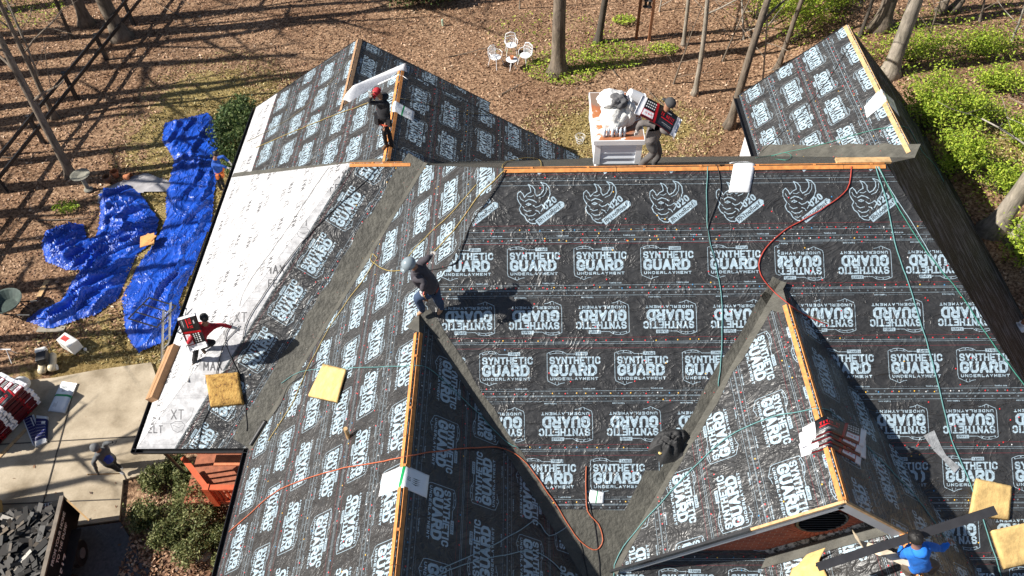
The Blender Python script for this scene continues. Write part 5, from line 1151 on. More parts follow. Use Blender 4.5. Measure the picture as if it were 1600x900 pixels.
mb = MB(); mb.lathe(q+V(0, 0, .48), [(.24, 0), (.26, .02), (.24, .03)], 18); mb.build('tabletop', M_WHITE, tb)
for a in (0, 2.1, 4.2): l = MB(); l.tube([q+V(0, 0, .45), q+V(.2*math.cos(a), .2*math.sin(a), 0)], .016, 5); l.build('leg', M_WHITE, tb)
q2 = gnd(800, 80); gc = chair_w(gnd(799, 84), 0.1, 'rearmost white garden chair, partly behind the small table')
mb = MB(); mb.lathe(q+V(0, 0, .51), [(.06, 0), (.09, .12), (.1, .14), (.05, .12)], 12); tag(mb.build('plant_pot', M_TERR, None, q+V(0, 0, .51)), 'small terracotta pot on the white garden table', 'pot')
# wire basket left of the chimney
q = gnd(906, 222); mb = MB(); 
for k in range(8): a = k*.785; mb.tube([q+V(.12*math.cos(a), .12*math.sin(a), 0), q+V(.2*math.cos(a), .2*math.sin(a), .3)], .008, 4)
for zz, r_ in ((.0, .12), (.15, .16), (.3, .2)): mb.tube([q+V(r_*math.cos(a), r_*math.sin(a), zz) for a in np.linspace(0, 6.283, 14)], .009, 4)
tag(mb.build('wire_basket', M_WHITE, None, q), 'white wire basket on the dry grass left of the chimney', 'basket')
# bird feeder between two brown posts
bf = thing('bird_feeder', 'hanging black bird feeders between two rusty brown posts in the woods', 'bird feeder', gnd(1004, 62)); a, b = gnd(994, 60), gnd(1014, 63); M_POST = simple('rusty_post', (.22, .09, .04), .85, .3, 8)
for p in (a, b): mb = MB(); mb.box(p+V(0, 0, 1.2), .12, .12, 2.4); mb.build('post', M_POST, bf)
mb = MB(); mb.bar(a+V(-.3, 0, 2.42), b+V(.3, 0, 2.42), .12, .08); mb.build('crossbar', M_POST, bf)
for k in range(2): c = a.lerp(b, .4+.3*k); mb = MB(); mb.tube([c+V(0, 0, 2.4), c+V(0, 0, 2.0)], .008, 4); mb.lathe(c+V(0, 0, 1.62), [(.12, 0), (.12, .04), (.06, .06), (.06, .3), (.14, .34), (.02, .42)], 12); mb.build('feeder', M_BLKP, bf)
mb = MB(); q = gnd(692, 40); mb.lathe(q, [(.05, 0), (.05, .3), (.02, .34)], 10); tag(mb.build('marker_stake', simple('pale_green_plastic', (.45, .60, .45), .5), None, q), 'pale green marker stake in the leaves below the dark evergreen bush', 'stake')
mb = MB(); q = gnd(68, 452); mb.box(q+V(0, 0, .03), .16, .75, .04); tag(mb.build('wood_plank', M_WOOD, None, q), 'short pale plank on the leaves left of the crumpled tarp', 'plank')
q = gnd(236, 386); mb = MB()
mb.box(q+V(0, 0, .36), .50, .55, .015, (V(.96, .28, .1).normalized(), V(-.28, .96, 0), V(-.1, -.03, 1).normalized())); mb.box(q+V(.05, .12, .38), .42, .3, .015, (V(.9, -.4, .1).normalized(), V(.4, .9, 0), V(-.09, .04, 1).normalized())); tag(mb.build('cardboard_scrap', simple('orange_card', (.62, .30, .10), .8, .15), None, q), 'orange-brown cardboard scrap between the two blue tarps', 'cardboard')
# wheelbarrow
wbq = gnd(22, 492); wb = thing('wheelbarrow', 'dark green wheelbarrow tray seen from above at the left edge', 'wheelbarrow', wbq)
mb = MB(); M_TRAY = simple('green_steel', (.05, .07, .06), .45, .3, 8); mb.lathe(wbq+V(-.05, .1, .35), [(.30, 0), (.52, .26), (.55, .27), (.55, .29), (.50, .28), (.28, .03), (.01, .03)], 22); mb.build('tray', M_TRAY, wb)
mb = MB(); mb.lathe(wbq+V(-.75, .15, .2), [(.08, -.05), (.2, -.05), (.2, .05), (.08, .05)], 18, ax=(V(1, 0, 0), V(0, 0, 1), V(0, 1, 0))); mb.build('wheel', M_BLKP, wb)
for s_ in (-1, 1): mb = MB(); mb.tube([wbq+V(-.7, .15+s_*.1, .22), wbq+V(0, s_*.26, .34), wbq+V(.95, -.1+s_*.3, .5)], .022, 6); mb.build('handle', M_BLKP, wb); mb = MB(); mb.tube([wbq+V(.3, s_*.25, .35), wbq+V(.42, s_*.25, 0)], .018, 5); mb.build('leg', M_BLKP, wb)
mb = MB(); mb.box(gnd(85, 505)+V(0, 0, .02), .9, .75, .03); mb.box(gnd(95, 495)+V(0, 0, .05), .8, .3, .03, (V(.9, .4, 0).normalized(), V(-.4, .9, 0).normalized(), V(0, 0, 1))); tag(mb.build('plywood_sheet', simple('grey_plywood', (.28, .25, .2), .9, .2), None, gnd(85, 505)), 'weathered plywood piece between the wheelbarrow and the crumpled tarp', 'plywood')
# compressor and white box on the grass
cq = gnd(78, 572); cp = thing('air_compressor', 'cream and black compressor with two tanks on the grass by the white box', 'compressor', cq); M_CREAM = simple('cream_enamel', (.55, .47, .33), .4, .1)
dv = V(.32, -.95, 0).normalized(); sd_ = V(.95, .32, 0)
for k in (-1, 1): mb = MB(); mb.lathe(cq+sd_*(.14*k)+V(0, 0, .16)-dv*.3, [(.04, -.05), (.11, 0), (.125, .05), (.125, .55), (.11, .6), (.04, .65)], 14, ax=(sd_, V(0, 0, 1), dv)); mb.build('tank', M_CREAM, cp, shade=True)
mb = MB(); mb.box(cq+V(-.05, .05, .42), .30, .42, .28, (sd_, dv, V(0, 0, 1))); mb.build('engine', M_BLKP, cp, bevel=.03); mb = MB(); mb.box(cq-dv*.25+V(-.05, 0, .5), .32, .16, .18, (sd_, dv, V(0, 0, 1))); mb.build('tank_cover', M_OFFW, cp, bevel=.03)
mb = MB(); mb.tube([cq-sd_*.16-dv*.35+V(0, 0, .3), cq-sd_*.16-dv*.55+V(0, 0, .6), cq+sd_*.16-dv*.55+V(0, 0, .6), cq+sd_*.16-dv*.35+V(0, 0, .3)], .015, 6); mb.build('handle', M_BLACK, cp)
for k in (-1, 1): mb = MB(); mb.lathe(cq+sd_*(.24*k)+dv*.2+V(0, 0, .1), [(.02, -.03), (.1, -.03), (.1, .03), (.02, .03)], 14, ax=(dv, V(0, 0, 1), sd_)); mb.build('wheel', M_OFFW, cp)
bq = gnd(114, 543); wbx = thing('white_carton', 'white carton with red lettering on its lid standing on the grass', 'carton', bq); mb = MB(); ax = (V(.86, -.5, 0), V(.5, .86, 0), V(0, 0, 1)); mb.box(bq+V(0, 0, .22), .62, .36, .42, ax); mb.build('body', M_OFFW, wbx, bevel=.02)
mb = MB(); mb.box(bq+V(-.08, .05, .432), .26, .16, .004, ax); mb.build('red_print', simple('red_print', (.6, .06, .05), .5), wbx)
mb = MB(); q = gnd(134, 547); mb.lathe(q, [(.05, 0), (.05, .07), (.03, .09)], 12); tag(mb.build('cup', M_OFFW, None, q), 'small white cup in the shadow beside the white carton', 'cup')
# folding stand and white tub at the left edge
st = thing('sawhorse', 'small white wire stand at the left edge above the shingle pallets', 'stand', gnd(8, 560)); q = WL[st]
for k in range(4): mb = MB(); mb.tube([q+V(-.3+.6*(k % 2), -.2+.4*(k//2), 0), q+V(-.3+.6*(k % 2), 0, .5)], .014, 5); mb.build('leg', M_WHITE, st)
mb = MB(); mb.tube([q+V(-.45, 0, .5), q+V(.45, 0, .5)], .018, 5); mb.build('top_bar', M_WHITE, st)
tbq = gnd(38, 604); tag(blob(tbq+V(0, 0, .18), (.26, .22, .22), M_OFFW, 'white_tub', 'rounded white jug standing behind the shingle stack', 'jug', 4, .06), None)
# stack of wrapped bundles at the left edge: each bundle a thing, in layers
o0 = gnd(22, 668); proto = None; cdir = V(.42, .91, 0).normalized(); cs = V(.91, -.42, 0)
def bundle_mesh():
    mb = MB(); L, W_, H = .98, .34, .085; vs = []; uv = []
    n, m_ = 10, 4; rg = random.Random(4)
    for i in range(n+1):
        for j in range(m_+1):
            s, t = i/n, j/m_; e = min(1, min(s, 1-s)*n)*min(1, min(t, 1-t)*m_); vs.append(V((s-.5)*L, (t-.5)*W_, H*(.72+.28*e)+.006*rg.uniform(-1, 1))); uv.append((s, t))
    N = len(vs); vs += [V(v.x, v.y, 0) for v in vs]; uv = uv+uv; W2 = m_+1; fs = [(i*W2+j, (i+1)*W2+j, (i+1)*W2+j+1, i*W2+j+1) for i in range(n) for j in range(m_)]
    ed = list(range(m_))+[m_+i*W2 for i in range(n)]+[n*W2+m_-j for j in range(m_)]+[(n-i)*W2 for i in range(n)]
    mb.raw(vs, fs+[tuple(N+k for k in f[::-1]) for f in fs]+[(y, N+y, N+x, x) for x, y in zip(ed, ed[1:]+ed[:1])], 0, uv); return mb
rgb = random.Random(12); first = bundle_mesh().build('shingle_bundle', M_BUND, None, (0, 0, 0), shade=False); used = False
ang = math.atan2(cs.y, cs.x)
for lay in range(11):
    for r_ in range(4):
        for c_ in range(2):
            if lay == 10 and (r_ == 3 and c_ == 1): continue
            o = first if not used else first.copy()
            if used: COL.objects.link(o)
            used = True; p = o0-cs*(r_*.36)+cdir*(c_*1.01-.5)+V(rgb.uniform(-.03, .03), rgb.uniform(-.03, .03), .12+lay*.088); o.location = p; o.rotation_euler = (0, 0, math.atan2(cdir.y, cdir.x)+rgb.uniform(-.03, .03)); WL[o] = Vector(p)
            ln = ['bottom', 'second', 'third', 'fourth', 'fifth', 'sixth', 'seventh', 'eighth', 'ninth', 'tenth', 'top'][lay]; rn = ['nearest', 'second', 'third', 'farthest'][r_]; cn = ['right', 'left'][c_]
            tag(o, '%s layer, %s row, %s column bundle in the shingle stack on the driveway' % (ln, rn, cn), 'shingle bundle', 'bundles stacked on the driveway')
pal = thing('pallet', 'wooden pallet under the stack of shingle bundles at the left edge', 'pallet', o0)
for k in range(4): mb = MB(); mb.bar(o0+cdir*(-1.0)+cs*(.45-k*.6)+V(0, 0, .05), o0+cdir*(.45)+cs*(.45-k*.6)+V(0, 0, .05), .1, .09); mb.build('bearer', M_WOOD, pal)
# loose packs on the driveway
def flatpack(pxs, h, mat, label, name='pack'):
    P = [at_z(px, py, -8.92) for px, py in pxs]; P = [V(p.x, p.y, -8.925) for p in P]; mb = MB(); n, m_ = 10, 6; vs = []; uv = []
    for i in range(n+1):
        for j in range(m_+1):
            s, t = i/n, j/m_; p = P[0]*(1-s)*(1-t)+P[1]*s*(1-t)+P[2]*s*t+P[3]*(1-s)*t; e = min(1, min(s, 1-s)*n)*min(1, min(t, 1-t)*m_); vs.append(p+V(0, 0, h*(.4+.6*e)+.01*mn.noise(V(s*4, t*4, h*50)))); uv.append((s, t))
    N = len(vs); vs += [V(v.x, v.y, -8.925) for v in vs]; W2 = m_+1; fs = [(i*W2+j, (i+1)*W2+j, (i+1)*W2+j+1, i*W2+j+1) for i in range(n) for j in range(m_)]
    ed = list(range(m_))+[m_+i*W2 for i in range(n)]+[n*W2+m_-j for j in range(m_)]+[(n-i)*W2 for i in range(n)]
    mb.raw(vs, fs+[(x, N+x, N+y, y) for x, y in zip(ed, ed[1:]+ed[:1])], 0, uv+uv); c = sum(P, V(0, 0, 0))/4; return tag(mb.build(name, mat, None, c, shade=True), label, 'shingle pack')
flatpack([(76, 643), (97, 597), (121, 600), (102, 646)], .12, M_PACK, 'white pack with green band lying flat on the driveway near the stack', 'ridge_shingle_pack')
flatpack([(52, 697), (36, 656), (53, 648), (71, 690)], .08, M_STAR, 'blue pack with white dots on the driveway, left one of the two', 'starter_pack')
flatpack([(56, 700), (74, 692), (76, 652), (58, 650)], .14, M_STAR, 'blue pack with white dots on the driveway, right one of the two', 'starter_pack')
flatpack([(55, 810), (57, 792), (88, 785), (88, 802)], .14, M_BUND, 'red and black bundle on the shaded driveway behind the trailer', 'shingle_bundle')['group'] = 'wrapped shingle bundles'
# dump trailer
tz = -8.93; tq = gnd(85, 840); tr_ = thing('dump_trailer', 'black dump trailer with white lettering and open plywood tailgate at the lower left', 'trailer', tq)
za_ = -7.45; A_ = at_z(98, 776, za_); B_ = at_z(62, 925, za_); A_.z = B_.z = za_
u_ = (B_-A_).normalized(); s_ = V(0, 0, 1).cross(u_).normalized()
if s_.x > 0: s_ = -s_
M_TRL = simple('black_trailer_paint', (.015, .015, .017), .4, .3, 5)
L_ = (B_-A_).length+1.6; wd_ = 2.0; hh = .95
def tb_(c, X, Y, Z, sx1, sy1, sz1, nm, mt, **k): mb = MB(); mb.box(c, sx1, sy1, sz1, (X, Y, Z)); return mb.build(nm, mt, tr_, **k)
Zv = V(0, 0, 1)
tb_(A_+u_*L_/2-Zv*hh/2, u_, s_, Zv, L_, .05, hh, 'side_panel', M_TRL); tb_(A_+u_*L_/2+s_*wd_-Zv*hh/2, u_, s_, Zv, L_, .05, hh, 'side_panel', M_TRL)
tb_(A_+u_*L_+s_*wd_/2-Zv*hh/2, u_, s_, Zv, .05, wd_, hh, 'front_panel', M_TRL); tb_(A_+u_*L_/2+s_*wd_/2-Zv*hh, u_, s_, Zv, L_, wd_, .06, 'bed', M_TRL)
for off in (0, wd_): tb_(A_+u_*L_/2+s_*off+Zv*.03, u_, s_, Zv, L_, .10, .06, 'top_rail', simple('dusty_rail', (.16, .13, .10), .7, .3))
for k in (1.1, 2.0): mb = MB(); mb.lathe(A_+u_*k-s_*.12-Zv*(hh+.15), [(.12, -.1), (.33, -.1), (.36, 0), (.33, .1), (.12, .1)], 20, ax=(u_, Zv, -s_)); w1 = mb.build('wheel', M_BLKP, tr_); mb = MB(); mb.lathe(A_+u_*k-s_*.23-Zv*(hh+.15), [(.02, -.01), (.14, 0), (.14, .02)], 14, ax=(u_, Zv, -s_)); mb.build('hub', M_ALU, w1)
tb_(A_+u_*1.55-s_*.12-Zv*(hh-.22), u_, s_, Zv, 1.9, .3, .03, 'fender', M_TRL)
g1 = A_-s_*.02; gdir = (V(.55, -.75, 0)).normalized()
mb = MB(); P1_ = at_z(101, 776, za_); P2_ = at_z(140, 812, za_); P1_.z = P2_.z = za_; mb.poly([P1_, P2_, P2_-Zv*1.25, P1_-Zv*1.25]); d_ = (P2_-P1_).normalized(); n_ = d_.cross(Zv); mb.poly([p+n_*.04 for p in (P1_, P1_-Zv*1.25, P2_-Zv*1.25, P2_)]); mb.poly([P1_, P1_+n_*.04, P2_+n_*.04, P2_])
mb.build('tailgate', simple('gate_plywood', (.34, .21, .09), .75, .3, 3, .3), tr_)['label'] = 'plywood tailgate swung open'
def text_on(st, size, o, X, Y, N_, mat, parent, name='lettering', bold=.02):
    cu = bpy.data.curves.new('t', 'FONT'); cu.body = st; cu.size = size; cu.offset = bold*size; ob = bpy.data.objects.new('t', cu); COL.objects.link(ob); dg = bpy.context.evaluated_depsgraph_get(); me = ob.evaluated_get(dg).to_mesh()
    mb = MB(); mb.raw([o+X*v.co.x+Y*v.co.y+N_*.006 for v in me.vertices], [tuple(p.vertices) for p in me.polygons]); ob.evaluated_get(dg).to_mesh_clear(); bpy.data.objects.remove(ob); return mb.build(name, mat, parent)
No = -s_; oo = A_-s_*.03
Xt = -u_; Yt = V(0, 0, 1)
tilt = (No*.0+Zv)
text_on('FROM YOUR HOME', .16, oo+u_*1.75-Zv*.24, Xt, Yt, No, M_WHITE, tr_); text_on('TO THE DUMP', .16, oo+u_*1.6-Zv*.44, Xt, Yt, No, M_WHITE, tr_); text_on('6517', .34, oo+u_*1.95-Zv*.84, Xt, Yt, No, M_WHITE, tr_, bold=.03)
tb_(oo+u_*1.6-Zv*.935+No*.004, u_, s_, Zv, 1.7, .006, .03, 'red_stripe', M_REDN)
# torn-off shingles in the bed: each scrap a sheet
rgd = random.Random(8); M_DEB = m_leaf('old_shingles', [(0, (.012, .012, .012)), (.8, (.06, .055, .05)), (.95, (.14, .11, .08)), (1, (.4, .38, .34))], 0); dbm = MB()
for k in range(1100):
    c = A_+u_*rgd.uniform(.2, L_-.2)+s_*rgd.uniform(.15, wd_-.15)+Zv*(-.45+.35*rgd.random()); X = V(rgd.uniform(-1, 1), rgd.uniform(-1, 1), rgd.uniform(-.25, .25)).normalized(); Y = X.cross(V(rgd.uniform(-.3, .3), rgd.uniform(-.3, .3), 1)).normalized(); dbm.box(c, rgd.uniform(.12, .55), rgd.uniform(.05, .2), .012, (X, Y, X.cross(Y)))
dbb = dbm.build('debris', M_DEB, None, tq); tag(dbb, 'heap of torn black roofing scraps filling the dump trailer bed', 'debris', kind='stuff')
# a second plywood gate panel at the left edge
mb = MB(); q = gnd(8, 815); mb.box(q+V(0, 0, .7), .06, 1.3, 1.4, (V(.85, .5, 0).normalized(), V(-.5, .85, 0).normalized(), V(0, 0, 1))); tag(mb.build('plywood_sheet', simple('gold_plywood', (.30, .20, .07), .75, .3), None, q), 'upright golden plywood sheet at the left edge above the trailer', 'plywood')
# downspout corner and lamp under the eave
mb = MB(); q = V(xw+.35, ys+.45, -7.8); mb.tube([(xw+.1, ys+.1, ze-.1), (xw+.3, ys+.3, -6.9), (xw+.35, ys+.45, -9)], .045, 8); mb.build('downspout', M_BLACK, HC)
mb = MB(); mb.box(gnd(352, 300)+V(.2, 0, .1), .3, .3, .2); tag(mb.build('tool_crate', M_BLKP, None, gnd(352, 300)), 'dark crate at the feet of the worker by the left eave', 'crate')
# ---------------------------------------------------------------- people
def cloth(name, c, rough=.85): return simple(name, c, rough, .2, 7, .5, .03, bscale=6)
SK = simple('skin', (.30, .15, .09), .6, .08, 10, 0); SHOE = cloth('boot', (.10, .07, .05)); GLV = cloth('work_glove', (.62, .60, .58)); HAIR = simple('black_hair', (.008, .007, .007), .6, .2, 30, .4)
def person(label, J, mats, rad=1.0, hood=False, headgear=None, face=None, extras=None, lat=None, s=1.0):
    """J: world points pelvis chest head elL haL elR haR knL anL knR anR ; one skinned body mesh"""
    J = {k: Vector(v) for k, v in J.items()}; up = (J['chest']-J['pelvis']).normalized()
    face = Vector(face).normalized(); lat = Vector(lat).normalized() if lat else face.cross(V(0, 0, 1)).normalized()   # to the person's right
    latt = (lat-up*lat.dot(up)).normalized()
    vs = []; es = []; reg = []; rr = []; roots = []
    def add(p, r, g, par=None, root=False):
        vs.append(Vector(p)); rr.append(r*s); reg.append(g); i = len(vs)-1
        if par is not None: es.append((par, i))
        if root: roots.append(i)
        return i
    pe = add(J['pelvis'], .145*rad, 1, root=True); wa = add(J['pelvis'].lerp(J['chest'], .45), .135*rad, 0, pe); ch_ = add(J['chest'], .155*rad, 0, wa)
    nb = J['chest']+up*.13*s; nk = add(nb, .085*rad, 0, ch_); hd = J['head']; hv = (hd-nb); n2 = add(nb+hv*.45, .055, 2, nk); h1 = add(hd-hv.normalized()*.03, .085, 2, n2); h2 = add(hd+hv.normalized()*.05, .09, 2, h1); h3 = add(hd+hv.normalized()*.11, .06, 2, h2)
    fdir = (face-hv.normalized()*face.dot(hv.normalized())).normalized(); add(hd+fdir*.105*s-hv.normalized()*.01, .018, 2, h1)
    for sd, nm in ((-1, 'L'), (1, 'R')):
        sh = add(J['chest']+up*.07*s+latt*sd*.175*s, .078*rad, 0, ch_); el = J['el'+nm]; ha = J['ha'+nm]; ua = add(vs[sh].lerp(el, .5), .062*rad, 0, sh); e = add(el, .052*rad, 0, ua); f_ = add(el.lerp(ha, .6), .046*rad, 0, e); wv = (ha-el).normalized()
        wr = add(ha-wv*.05, .034, 3, f_); pm = add(ha+wv*.02, .042, 3, wr)
        sdv = wv.cross(V(0, 0, 1)); sdv = sdv.normalized() if sdv.length > .1 else latt; dn = wv.cross(sdv)
        for k, (o_, l_) in enumerate(((-.033, .062), (-.011, .075), (.012, .072), (.034, .055))):
            a = add(ha+wv*.035+sdv*o_, .011, 3, root=True); b = add(ha+wv*(.045+l_*.5)+sdv*o_*1.15+dn*.012, .0095, 3, a); add(ha+wv*(.04+l_*.85)+sdv*o_*1.1+dn*.04, .008, 3, b)
        a = add(ha-sdv*.03*sd+wv*.0, .012, 3, root=True); b = add(ha-sdv*.062*sd+wv*.03, .011, 3, a); add(ha-sdv*.062*sd+wv*.058+dn*.02, .009, 3, b)
        hp = add(J['pelvis']+latt*sd*.095*s-up*.05*s, .105*rad, 1, pe); kn = J['kn'+nm]; an = J['an'+nm]; th_ = add(vs[hp].lerp(kn, .5), .092*rad, 1, hp); k_ = add(kn, .066*rad, 1, th_); c_ = add(kn.lerp(an, .45), .066*rad, 1, k_); a_ = add(an, .048*rad, 1, c_)
        td = Vector(J.get('toe'+nm, an+face*.17)); hl = add(an-V(0, 0, .04), .045, 4, a_); tm = add((an-V(0, 0, .045)).lerp(td-V(0, 0, .05), .6), .044, 4, hl); add(td-V(0, 0, .055), .034, 4, tm)
    c0 = Vector((J['anL'].x+J['anR'].x, J['anL'].y+J['anR'].y, 0))/2; base = V(c0.x, c0.y, min(J['anL'].z, J['anR'].z)-.09)
    me = bpy.data.meshes.new('body'); me.from_pydata([tuple(v-base) for v in vs], es, []); ob = bpy.data.objects.new('tmp', me); COL.objects.link(ob)
    md = ob.modifiers.new('s', 'SKIN'); md.use_smooth_shade = True
    for i, sv in enumerate(me.skin_vertices[0].data): sv.radius = (rr[i], rr[i]); sv.use_root = i in roots
    sb = ob.modifiers.new('u', 'SUBSURF'); sb.levels = 2; sb.render_levels = 2
    dg = bpy.context.evaluated_depsgraph_get(); nm_ = bpy.data.meshes.new_from_object(ob.evaluated_get(dg)); bpy.data.objects.remove(ob)
    # cloth folds
    A = np.array([tuple(v-base) for v in vs]); co = np.zeros(len(nm_.vertices)*3, np.float32); nm_.vertices.foreach_get('co', co); co = co.reshape(-1, 3)
    seg = np.array(es); P0 = A[seg[:, 0]]; P1 = A[seg[:, 1]]; D = P1-P0; L2 = (D**2).sum(1)+1e-9; rg_ = np.array(reg)[seg[:, 1]]; r1 = np.array(rr)
    d = ((co[:, None, :]-P0[None])*D[None]).sum(2)/L2; d = np.clip(d, 0, 1); dist = np.linalg.norm(co[:, None, :]-(P0[None]+d[..., None]*D[None]), axis=2)-(r1[seg[:, 0]][None]*(1-d)+r1[seg[:, 1]][None]*d); vr_ = rg_[dist.argmin(1)]
    nr = np.zeros(len(nm_.vertices)*3, np.float32); nm_.vertices.foreach_get('normal', nr); nr = nr.reshape(-1, 3)
    for i in range(len(co)):
        if vr_[i] in (0, 1): co[i] += nr[i]*(.014*mn.noise(V(*(co[i]*9)))+.008*mn.noise(V(*(co[i]*22))))
    nm_.vertices.foreach_set('co', co.ravel()); nm_.name = 'body'; nm_.materials.clear()
    for mt in mats: nm_.materials.append(mt)
    mi = []
    for p in nm_.polygons:
        q = [int(vr_[k]) for k in p.vertices]; mi.append(max(set(q), key=q.count))
    nm_.polygons.foreach_set('material_index', mi); nm_.polygons.foreach_set('use_smooth', [True]*len(mi))
    t = thing('person', label, 'person', base); bo = bpy.data.objects.new('body', nm_); COL.objects.link(bo); bo.parent = t; WL[bo] = WL[t]
    hz = hv.normalized(); fx = fdir; fy = hz.cross(fx)
    for sg in (-1, 1):
        mb = MB(); e0 = hd+fdir*.078+hz*.015+fy*sg*.03; mb.lathe(e0, [(.002, -.008), (.009, 0), (.002, .008)], 8); mb.build('eye', HAIR, t)
    def cap(mat, r=.112, z0=-.01, name='cap', brim=True, noisy=0, full=False):
        mb = MB(); cc = hd+hz*.045; n_, m2 = 18, 8; vv = []; ff = []
        a0 = -.55 if full else -.05
        for j in range(m2+1):
            ph = a0+(math.pi/2-a0)*j/m2
            for k in range(n_):
                th_ = 2*math.pi*k/n_; back = .0
                rr_ = r*(1+noisy*mn.noise(V(math.cos(th_)*3, math.sin(th_)*3, ph*4))); lift = .03*max(0, math.cos(th_))*(1 if (full or noisy) and j == 0 else 0)
                vv.append(cc+fx*(rr_*1.08*math.cos(ph)*math.cos(th_))+fy*(rr_*.95*math.cos(ph)*math.sin(th_))+hz*(rr_*math.sin(ph)+z0+lift))
        for j in range(m2):
            for k in range(n_): ff.append((j*n_+k, j*n_+(k+1) % n_, (j+1)*n_+(k+1) % n_, (j+1)*n_+k))
        mb.raw(vv, ff)
        if brim: b0 = cc+fx*r+hz*(z0+.0); mb.raw([b0+fy*.07-fx*.02, b0-fy*.07-fx*.02, b0-fy*.05+fx*.07-hz*.015, b0+fy*.05+fx*.07-hz*.015, b0+fy*.07-fx*.02-hz*.01, b0-fy*.07-fx*.02-hz*.01, b0-fy*.05+fx*.07-hz*.025, b0+fy*.05+fx*.07-hz*.025], [(0, 1, 2, 3), (7, 6, 5, 4), (3, 2, 6, 7), (1, 0, 4, 5), (0, 3, 7, 4), (2, 1, 5, 6)])
        return mb.build(name, mat, t, shade=True)
    if headgear: cap(**headgear)
    if hood:
        mb = MB(); cc = nb-fdir*.07+up*.0; vv = []; mb.lathe(cc, [(.06, -.05), (.12, -.02), (.13, .04), (.10, .09), (.03, .10)], 12, ax=(latt, up.cross(latt), up)); mb.build('hood', mats[0], t, shade=True)
    if extras:
        for (nm2, mt, fn) in extras: mb = MB(); fn(mb, J, up, latt, face); mb.build(nm2, mt, t)
    for a, b in (('pelvis', 'chest'), ('chest', 'head'), ('elL', 'haL'), ('elR', 'haR'), ('pelvis', 'knL'), ('knL', 'anL'), ('pelvis', 'knR'), ('knR', 'anR')): DBG.append((label[:18], a, b, round((J[a]-J[b]).length, 2)))
    return t
DBG = []
def belt(mb, J, up, lat, f):
    c = J['pelvis']+up*.09
    for k in range(16):
        a = k*math.pi/8; b = a+math.pi/8; F2 = up.cross(lat); mb.bar(c+lat*.17*math.cos(a)+F2*.155*math.sin(a), c+lat*.17*math.cos(b)+F2*.155*math.sin(b), .02, .05, up=up)
    for k, a in ((0, .2), (1, 2.9), (2, 1.2)):
        F2 = up.cross(lat); mb.box(c+lat*.21*math.cos(a)+F2*.19*math.sin(a)-up*.1, .13, .08, .2, (lat, F2, up))
def straps(mb, J, up, lat, f):
    for sg in (-1, 1):
        p = J['pelvis']; k = J['knL' if sg < 0 else 'knR']; q = p.lerp(k, .32)+lat*sg*.06; d = (k-p).normalized(); X = d.cross(lat).normalized()
        pts = [q+lat*.125*math.cos(a)+X*.125*math.sin(a) for a in np.linspace(0, 6.283, 12)]; mb.tube(pts, .014, 5, cap=False)
M_BELT = cloth('tan_leather', (.26, .13, .06)); M_STRAP = simple('orange_strap', (.65, .10, .05), .6)
# 1 man standing on the rear ridge
f0 = drop(606, 229); Y = f0.y; W = lambda px, py, dy=0.: at_y(px, py, Y+dy)
person('man in red cap and black hoodie standing on the rear ridge, hand at face', dict(pelvis=W(600, 185), chest=W(598, 162), head=W(590, 145, -.05), elL=W(577, 160, -.12), haL=W(581, 147, -.18), elR=W(608, 181, -.08), haR=W(600, 199, -.16), knL=W(600, 206, -.1), anL=W(603, 225), knR=W(608, 208, .05), anR=W(612, 228, .03)),
       [cloth('black_hoodie', (.018, .018, .022)), cloth('black_jeans', (.014, .014, .018)), SK, SK, cloth('brown_boot', (.12, .07, .04))], face=(-.55, -.8, -.25), headgear=dict(mat=cloth('red_cloth', (.40, .02, .03)), name='cap'), extras=[('belt', M_BLKP, belt), ('harness_strap', M_STRAP, straps)], hood=True)
mb = MB(); q = W(578, 147, -.22); mb.box(q, .08, .02, .16); tag(mb.build('phone', M_OFFW, None, q), 'small white object the red-capped man holds at his face', 'phone')
# 2 man carrying a bundle on the main ridge
Y = .25; W = lambda px, py, dy=0.: at_y(px, py, Y+dy)
person('man in grey hoodie bent under a shingle bundle on the ridge beside the chimney', dict(pelvis=W(1018, 216), chest=W(1030, 190, -.05), head=W(1046, 163, -.05), elL=W(1000, 192, -.22), haL=W(995, 205, -.15), elR=W(1036, 204, -.35), haR=W(1049, 211, -.35), knL=W(1023, 238, -.12), anL=W(1001, 257, -.12), knR=W(1030, 238, .15), anR=W(1022, 256, .12), toeL=W(994, 262, -.2), toeR=W(1033, 262, .0)),
       [cloth('grey_hoodie', (.14, .125, .12)), cloth('dark_grey_trousers', (.085, .078, .075)), SK, GLV, cloth('dark_boot', (.05, .04, .035))], rad=1.3, face=(-.6, .3, -.3), lat=(.2, .9, 0), headgear=dict(mat=cloth('charcoal_cap', (.05, .05, .052)), name='cap', full=True, brim=True))
slab('shingle_bundle', 'red, white and black bundle carried on the shoulders of the man in grey', W(1060, 198, -.25), W(998, 160, -.12), (W(1036, 160, -.1)-W(1020, 195, -.62))*.8, .10, M_BUND, (.1, -.75, .62), sag=.05)
